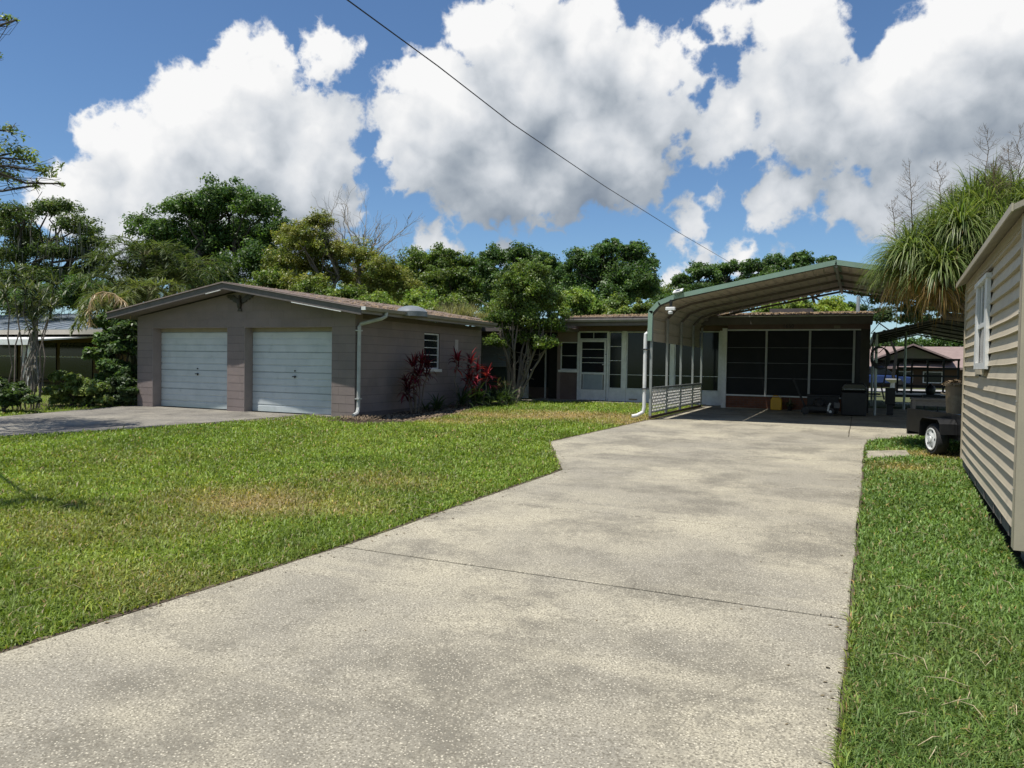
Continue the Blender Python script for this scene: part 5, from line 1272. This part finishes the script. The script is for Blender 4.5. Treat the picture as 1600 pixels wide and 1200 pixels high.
pts = [PX(x, y, 20.5) for x, y in ((207, 492), (196, 473), (178, 459), (160, 456), (145, 462), (138, 480), (140, 505))]
df_ = MB().tube([tuple(p) for p in pts], [.02, .018, .016, .014, .012, .01, .006], 6).build('dead_frond', pm('dry_frond', (.40, .30, .17), (.30, .22, .13), 12, .85)); tag(df_, 'brown dried palm frond arching beside the garage left eave', 'frond')
tt = rs.uniform(.05, 1, 220)*(len(pts)-1); k = np.clip(tt.astype(int), 0, len(pts)-2); fr = (tt-k)[:, None]; pa = np.array(pts)
V, Fq, C = straps(pa[k]*(1-fr)+pa[k+1]*fr, rs.normal(size=(220, 3))*.5+np.array([.25, .1, -.75]), rs.uniform(.12, .42, 220), np.full(220, .022), np.full(220, 1.2), np.array([[.42, .31, .18]])*rs.uniform(.6, 1.3, 220)[:, None], seg=3, rs=rs)
npmesh('leaflets', V, Fq, LEAF, df_, col=C)
# the small multi-stemmed tree in front of the breezeway
D = 23.9
FT = thing('small_tree', 'small multi-trunked tree with dense green crown in front of the breezeway', 'tree', (-10.1, 21.68, 0)); rs = np.random.default_rng(81)
lob = [(820,438,30),(792,470,30),(850,470,30),(770,503,24),(815,500,38),(862,508,24),(842,424,22),(796,442,22),(880,492,12),(846,540,16),(790,530,16),(870,470,16),(835,455,30),(818,418,18),(775,535,18),(830,530,20),(808,530,18),(860,535,14)]
L3 = []
for x, y, r in lob:
    R_ = 1.12*r*D/F; p = PX(x, y, D+rs.uniform(-.5, .5)); L3 += [(p, R_), (p+np.array(_fw)*R_*.9, R_*.8)]
V, C = crown_leaves(L3, 30000, .088, [(.068, .102, .022), (.055, .088, .020), (.085, .115, .024)], rs, clump=.34, flat=.9, asp=.5, fill=.25, up=.3); npmesh('crown', V, np.arange(len(V)).reshape(-1, 4), LEAF, FT, col=C)
bs_ = np.array((-10.1, 21.68, -.05))
for i, (x0, y0, x1, y1, x2, y2) in enumerate(((797, 625, 796, 580, 785, 500), (800, 626, 806, 575, 800, 500), (804, 627, 812, 590, 822, 510), (807, 627, 822, 575, 850, 515), (803, 626, 800, 560, 778, 520), (806, 626, 816, 560, 835, 505), (809, 627, 832, 570, 866, 530), (800, 625, 803, 550, 812, 480), (805, 626, 818, 600, 828, 545))):
    mb = MB(); a, b_, c_ = PX(x0, y0, D+rs.uniform(-.1, .1)), PX(x1, y1, D+rs.uniform(-.3, .3)), PX(x2, y2, D+rs.uniform(-.5, .5)); a[2] = -.05
    q = [a*(1-t)**2+2*b_*t*(1-t)+c_*t*t+rs.normal(size=3)*.02 for t in np.linspace(0, 1, 9)]
    mb.tube([tuple(p) for p in q], list(np.linspace(.075 if i < 4 else .05, .02, 9)), 7)
    for k in range(7):
        s_ = q[3+rs.integers(0, 6)]; e_ = s_+rs.normal(size=3)*.28+np.array([0, 0, .42]); limb(mb, s_, e_, .018, .006, rs, n=4, wob=.3, n_s=5)
    mb.build('trunk', pm('pale_bark', (.19, .16, .13), (.12, .10, .082), 10, .85, bump=.5, bscale=40, stretch=(1, 1, .3)), FT, smooth=True)
# plants in the bed
def bedplant(name, label, stems, cols, seed, L_, W_, droop, n, cat='plant', group=None, leafy=True, mat_stem=None):
    rs = np.random.default_rng(seed); b = np.mean([s[0] for s in stems], 0); t = thing(name, label, cat, tuple(b), group); parts = []; mb = MB()
    for a, h in stems:
        a, h = np.array(a, float), np.array(h, float)
        if np.linalg.norm(h-a) > .12: limb(mb, a, h, .022, .014, rs, n=5, wob=.12, n_s=6)
        parts.append(head(h, n, L_, W_, droop, cols, rs, up=.5))
        if leafy:
            for k in range(3): parts.append(head(h-np.array([0, 0, .09*(k+1)]), max(4, n//3), L_*.95, W_, droop*1.3, cols, rs, up=.0))
    if mb.v: mb.build('stems', mat_stem or M_bark, t)
    V, Fq, C = join(parts); npmesh('leaves', V, Fq, LEAF, t, col=C); return t
RED = [(.20, .010, .030), (.13, .009, .024), (.28, .025, .045), (.075, .010, .018)]
def sx(px, py, X): p = atX(px, py, X); return p
def stem(px, py0, py1, X, dx=0): a = sx(px, py0, X); a[2] = -.05; h = sx(px+dx, py1, X); h[1] = h[1]; return (a, h)
bedplant('cordyline', 'dark red cordyline in front of the side window', [stem(648, 640, 572, -10.25, -2), stem(654, 640, 568, -10.2, 4), stem(643, 640, 600, -10.25, -6), stem(658, 640, 572, -10.15, 9), stem(650, 640, 585, -10.2, 0), stem(646, 640, 610, -10.3, -8)], [(.11, .008, .022), (.08, .008, .018), (.05, .012, .016), (.15, .010, .028)], 91, .42, .055, .75, 22, group='red cordylines by the side wall')
bedplant('cordyline', 'brighter red cordyline near the shutter, right of the window', [stem(735, 634, 566, -9.95, 0), stem(742, 634, 578, -9.85, 4), stem(752, 634, 588, -9.7, 10), stem(715, 634, 562, -10.2, -1), stem(730, 634, 590, -9.95, 3), stem(745, 634, 600, -9.8, -3)], RED+[(.42, .06, .07)], 92, .42, .055, .75, 22, group='red cordylines by the side wall')
GS = [(.035, .060, .018), (.05, .08, .022), (.03, .05, .02)]
bedplant('strap_lily', 'dark green strap-leaved clump below the red cordyline by the shutter', [((x, y, -.03), (x, y, .12)) for x, y in ((-9.95, 18.2), (-9.8, 18.8), (-9.7, 19.4), (-9.6, 19.9), (-10.0, 19.0), (-9.55, 20.3), (-9.9, 19.9))], GS, 93, .85, .05, 1.15, 34, leafy=False)
bedplant('strap_lily', 'small green strap-leaved clump at the foot of the first cordyline', [((x, y, -.05), (x, y, .04)) for x, y in ((-10.1, 16.5), (-10.0, 16.9), (-10.2, 17.3))], GS, 94, .5, .045, 1.2, 22, leafy=False)
bt_ = np.array((-10.25, 21.35, .05))
bedplant('fern_clump', 'yellow-green fern clump with brown skirts at the foot of the small tree', [(bt_+np.array((rs.uniform(-.12, .12), -.1, 0)), bt_+np.array((rs.uniform(-.15, .15), -.12, z_))) for z_ in (.25, .4, .5, .15, .32)], [(.13, .15, .05), (.10, .12, .04), (.18, .13, .08), (.14, .08, .05)], 95, .36, .035, 1.6, 40, leafy=False)
# left boundary: shrubs, dracaenas, grasses
for lb, D, lobes, n, ls, cl, sd, bx, gz in (
    ('large glossy dark shrub against the left garage wall', 21.5, [(188,545,26),(200,515,20),(165,535,22),(198,580,22),(175,575,22),(150,555,18),(205,605,18),(185,610,20),(160,600,20),(205,545,20)], 16000, .17, [(.034,.062,.020),(.045,.075,.026),(.055,.085,.03)], 101, 185, None),
    ('upper leafy shrub under the garage left eave', 22.5, [(175,500,20),(198,495,16),(155,508,16),(185,520,18)], 5200, .15, [(.05,.085,.024),(.065,.10,.03)], 102, 178, None),
    ('pale leafy low shrub left of the garage wall', 20.5, [(112,592,15),(98,585,10),(130,602,12),(85,592,10),(110,608,14),(130,612,13),(95,614,14),(145,610,16),(78,612,12),(110,626,12),(135,627,13),(90,627,11),(160,626,14)], 9000, .13, [(.12,.15,.045),(.09,.12,.035)], 103, 112, None),
    ('dark rounded shrub at the foot of the left garage wall', 20.6, [(170,606,18),(200,612,14),(150,612,12),(188,596,16),(165,622,15),(195,624,15),(180,628,14)], 11000, .10, [(.026,.045,.016),(.034,.055,.02)], 104, 176, None),
    ('dark shrub at the left picture edge below the dracaenas', 18.5, [(5,608,18),(25,615,12),(-20,600,24),(10,618,15),(30,622,14),(-10,626,16),(45,626,11),(12,630,14)], 9000, .12, [(.03,.05,.018),(.042,.065,.022)], 105, 5, None),
    ('shadowy tree mass behind the neighbouring roof', 37, [(10,470,30),(60,465,32),(110,470,30),(150,475,24),(130,450,30)], 12000, .17, DG, 106, 80, None)):
    tree('shrub', lb, D, bx, lobes, n, ls, cl, sd, 'shrubs along the left boundary', M_barkd, .06, limbs=6, clump=.34, cat='shrub', up=.7, asp=.45)
DRC = [(.05, .075, .028), (.075, .095, .035), (.10, .11, .045)]
D = 19.5; stems_ = []
for x0, x1, y1 in ((28, 22, 428), (32, 40, 452), (48, 62, 468), (52, 80, 482), (60, 52, 500), (40, 28, 478), (56, 84, 446), (20, 8, 455)):
    a = PX(x0, 620, D); a[2] = float(g(a[1])); stems_.append((a, PX(x1, y1, D+RS.uniform(-.5, .5))))
bedplant('dracaena', 'tall thin-stemmed dracaenas with strap-leaf heads in front of the neighbouring house', stems_, DRC, 111, .48, .045, 1.1, 30, mat_stem=M_bark)
D = 20.5; rs = np.random.default_rng(112); sc = PX(52, 525, D); t = thing('screw_pine', 'grey screw pine with a skirt of prop roots left of the garage', 'tree', tuple(PX(50, 610, D)*np.array([1, 1, 0])))
mb = MB(); limb(mb, PX(52, 612, D), PX(54, 470, D), .09, .06, rs, wob=.05)
for k in range(16):
    a = PX(54+rs.uniform(-4, 6), rs.uniform(515, 545), D+rs.uniform(-.1, .1)); b = PX(rs.uniform(28, 70), 613, D+rs.uniform(-.5, .5)); limb(mb, a, b, .022, .016, rs, n=5, wob=.1, n_s=5, sag=.04)
mb.build('trunk', pm('grey_root', (.24, .22, .19), (.17, .155, .13), 10, .9), t)
V, Fq, C = join([head(PX(x, y, D), 46, .6, .05, 1.2, DRC, rs, up=.3) for x, y in ((54, 470), (45, 485), (66, 490), (58, 458))]); npmesh('leaves', V, Fq, LEAF, t, col=C)
pg_ = thing('ornamental_grass', 'pale dry ornamental grass behind the rear of the garage roof', 'grass clump', tuple(PX(728, 575, 28)*np.array([1, 1, 0]))); rs = np.random.default_rng(113)
V, Fq, C = join([head(PX(x, y, 28+rs.uniform(-.5, .5)), 190, .75, .016, .5, [(.24, .23, .12), (.17, .18, .08), (.30, .28, .17)], rs, up=.6, spread=.7) for x, y in ((705, 500), (720, 498), (735, 500), (750, 505), (764, 508), (690, 498))]); npmesh('blades', V, Fq, LEAF, pg_, col=C)
mb = MB()
for x in (705, 720, 735, 750, 764, 690):
    q = PX(x, 500, 28); mb.tube([(q[0], q[1], -.05), tuple(q)], .05, 6)
mb.build('stems', M_bark, pg_)
# tree just outside the left edge, its outer branches in the picture
rs = np.random.default_rng(121); D = 14.5; base = np.array((-16.2, 4.6, -.38))
NT = thing('street_tree', 'light-leaved tree reaching in over the left edge of the picture', 'tree', tuple(base))
ends = [(25, 238, 34, 1), (72, 268, 26, 1), (8, 275, 36, 1), (15, 205, 18, 1), (94, 287, 9, .6), (45, 250, 22, 1), (-60, 235, 70, 1), (-120, 150, 90, 1), (12, 30, 13, .7), (26, 31, 5, .5), (-4, 88, 10, .7), (-90, 70, 70, 1), (-190, 200, 100, 1), (55, 290, 14, .6), (-170, 60, 90, 1)]
L3 = [(PX(x, y, D+rs.uniform(-.6, .6)), r*D/F) for x, y, r, k in ends] + [(np.array((-8.4, 3.75, 4.7)), .36), (np.array((-9.1, 3.5, 4.7)), .42), (np.array((-13, 2.2, 6)), 1.4)]
V, C = crown_leaves(L3, 5600, .10, [(.12, .15, .045), (.16, .18, .06), (.085, .12, .035)], rs, clump=.42, flat=.8, asp=.38, fill=.2, up=.9); npmesh('crown', V, np.arange(len(V)).reshape(-1, 4), LEAF, NT, col=C)
mb = MB(); fk = base+np.array((.4, .4, 3.2)); limb(mb, base-np.array((0, 0, .2)), fk, .20, .15, rs, wob=.06)
for c, r in L3:
    pts = limb(mb, fk, c, .06, .016, rs, n=8, wob=.16, sag=.08)
    for k in range(9):
        limb(mb, pts[3+rs.integers(0, 6)], np.array(c)+unitv(rs.normal(size=(1, 3)))[0]*r*.95, .012, .003, rs, n=4, wob=.3, n_s=4)
mb.build('trunk', M_barkd, NT)
# moss curtains on the cypress
cy = [o for o in bpy.data.objects if o.name.startswith('cypress_tree')][0]
rs = np.random.default_rng(131); n = 200; P = np.array([PX(rs.uniform(-20, 160), rs.uniform(345, 440), 41+rs.uniform(-1.5, .5)) for _ in range(n)])
V, Fq, C = straps(P, np.tile([0, 0, -1.], (n, 1))+rs.normal(size=(n, 3))*.08, rs.uniform(.3, .9, n), np.full(n, .07), np.zeros(n), np.array([[.10, .105, .085]])*rs.uniform(.6, 1.2, n)[:, None], seg=3, rs=rs)
tag(npmesh('moss', V, Fq, LEAF, cy, col=C), kind='stuff')
# potted plant beside the jug
PP = thing('potted_plant', 'small potted plant between the yellow jug and the dark machine', 'plant', (-1.8, 23.12, .014)); rs = np.random.default_rng(141)
MB().lathe([(.06, 0), (.085, .13), (.09, .14), (.075, .14), (.07, .12)], (-1.8, 23.12, .014), 14).build('pot', M_black, PP)
V, Fq, C = head((-1.8, 23.12, .16), 60, .24, .03, .9, [(.08, .12, .05), (.16, .19, .12)], rs); npmesh('leaves', V, Fq, LEAF, PP, col=C)
# mulch and litter in the bed by the wall
mb = MB(); r_ = random.Random(8); BX_ = np.array(BED_POLY)
for i in range(2600):
    x, y = r_.uniform(BX_[:, 0].min(), BX_[:, 0].max()), r_.uniform(14.2, 21.5)
    if not poly_in(BED_POLY, np.array([x]), np.array([y]))[0]: continue
    a = r_.uniform(0, PI); l = r_.uniform(.03, .12); z = float(g(y))+.005
    mb.add([(x, y, z), (x+math.cos(a)*l, y+math.sin(a)*l, z+.012), (x+math.cos(a+.4)*l*.8, y+math.sin(a+.4)*l*.8, z+r_.uniform(.01, .03))], [(0, 1, 2)])
for i in range(260):
    x, y = -10.55+r_.uniform(-.35, .5), 14.1+r_.uniform(-.3, .5); a = r_.uniform(0, PI); l = r_.uniform(.05, .16); z = float(g(y))+.01
    mb.add([(x, y, z), (x+math.cos(a)*l, y+math.sin(a)*l, z+.05), (x+math.cos(a)*l+.01, y+math.sin(a)*l+.015, z+r_.uniform(.03, .10))], [(0, 1, 2)])
tag(mb.build('bed_litter', pm('mulch', (.24, .18, .12), (.13, .095, .06), 20, .9)), 'dry mulch and fallen leaves in the bed along the side wall', 'mulch', kind='stuff')
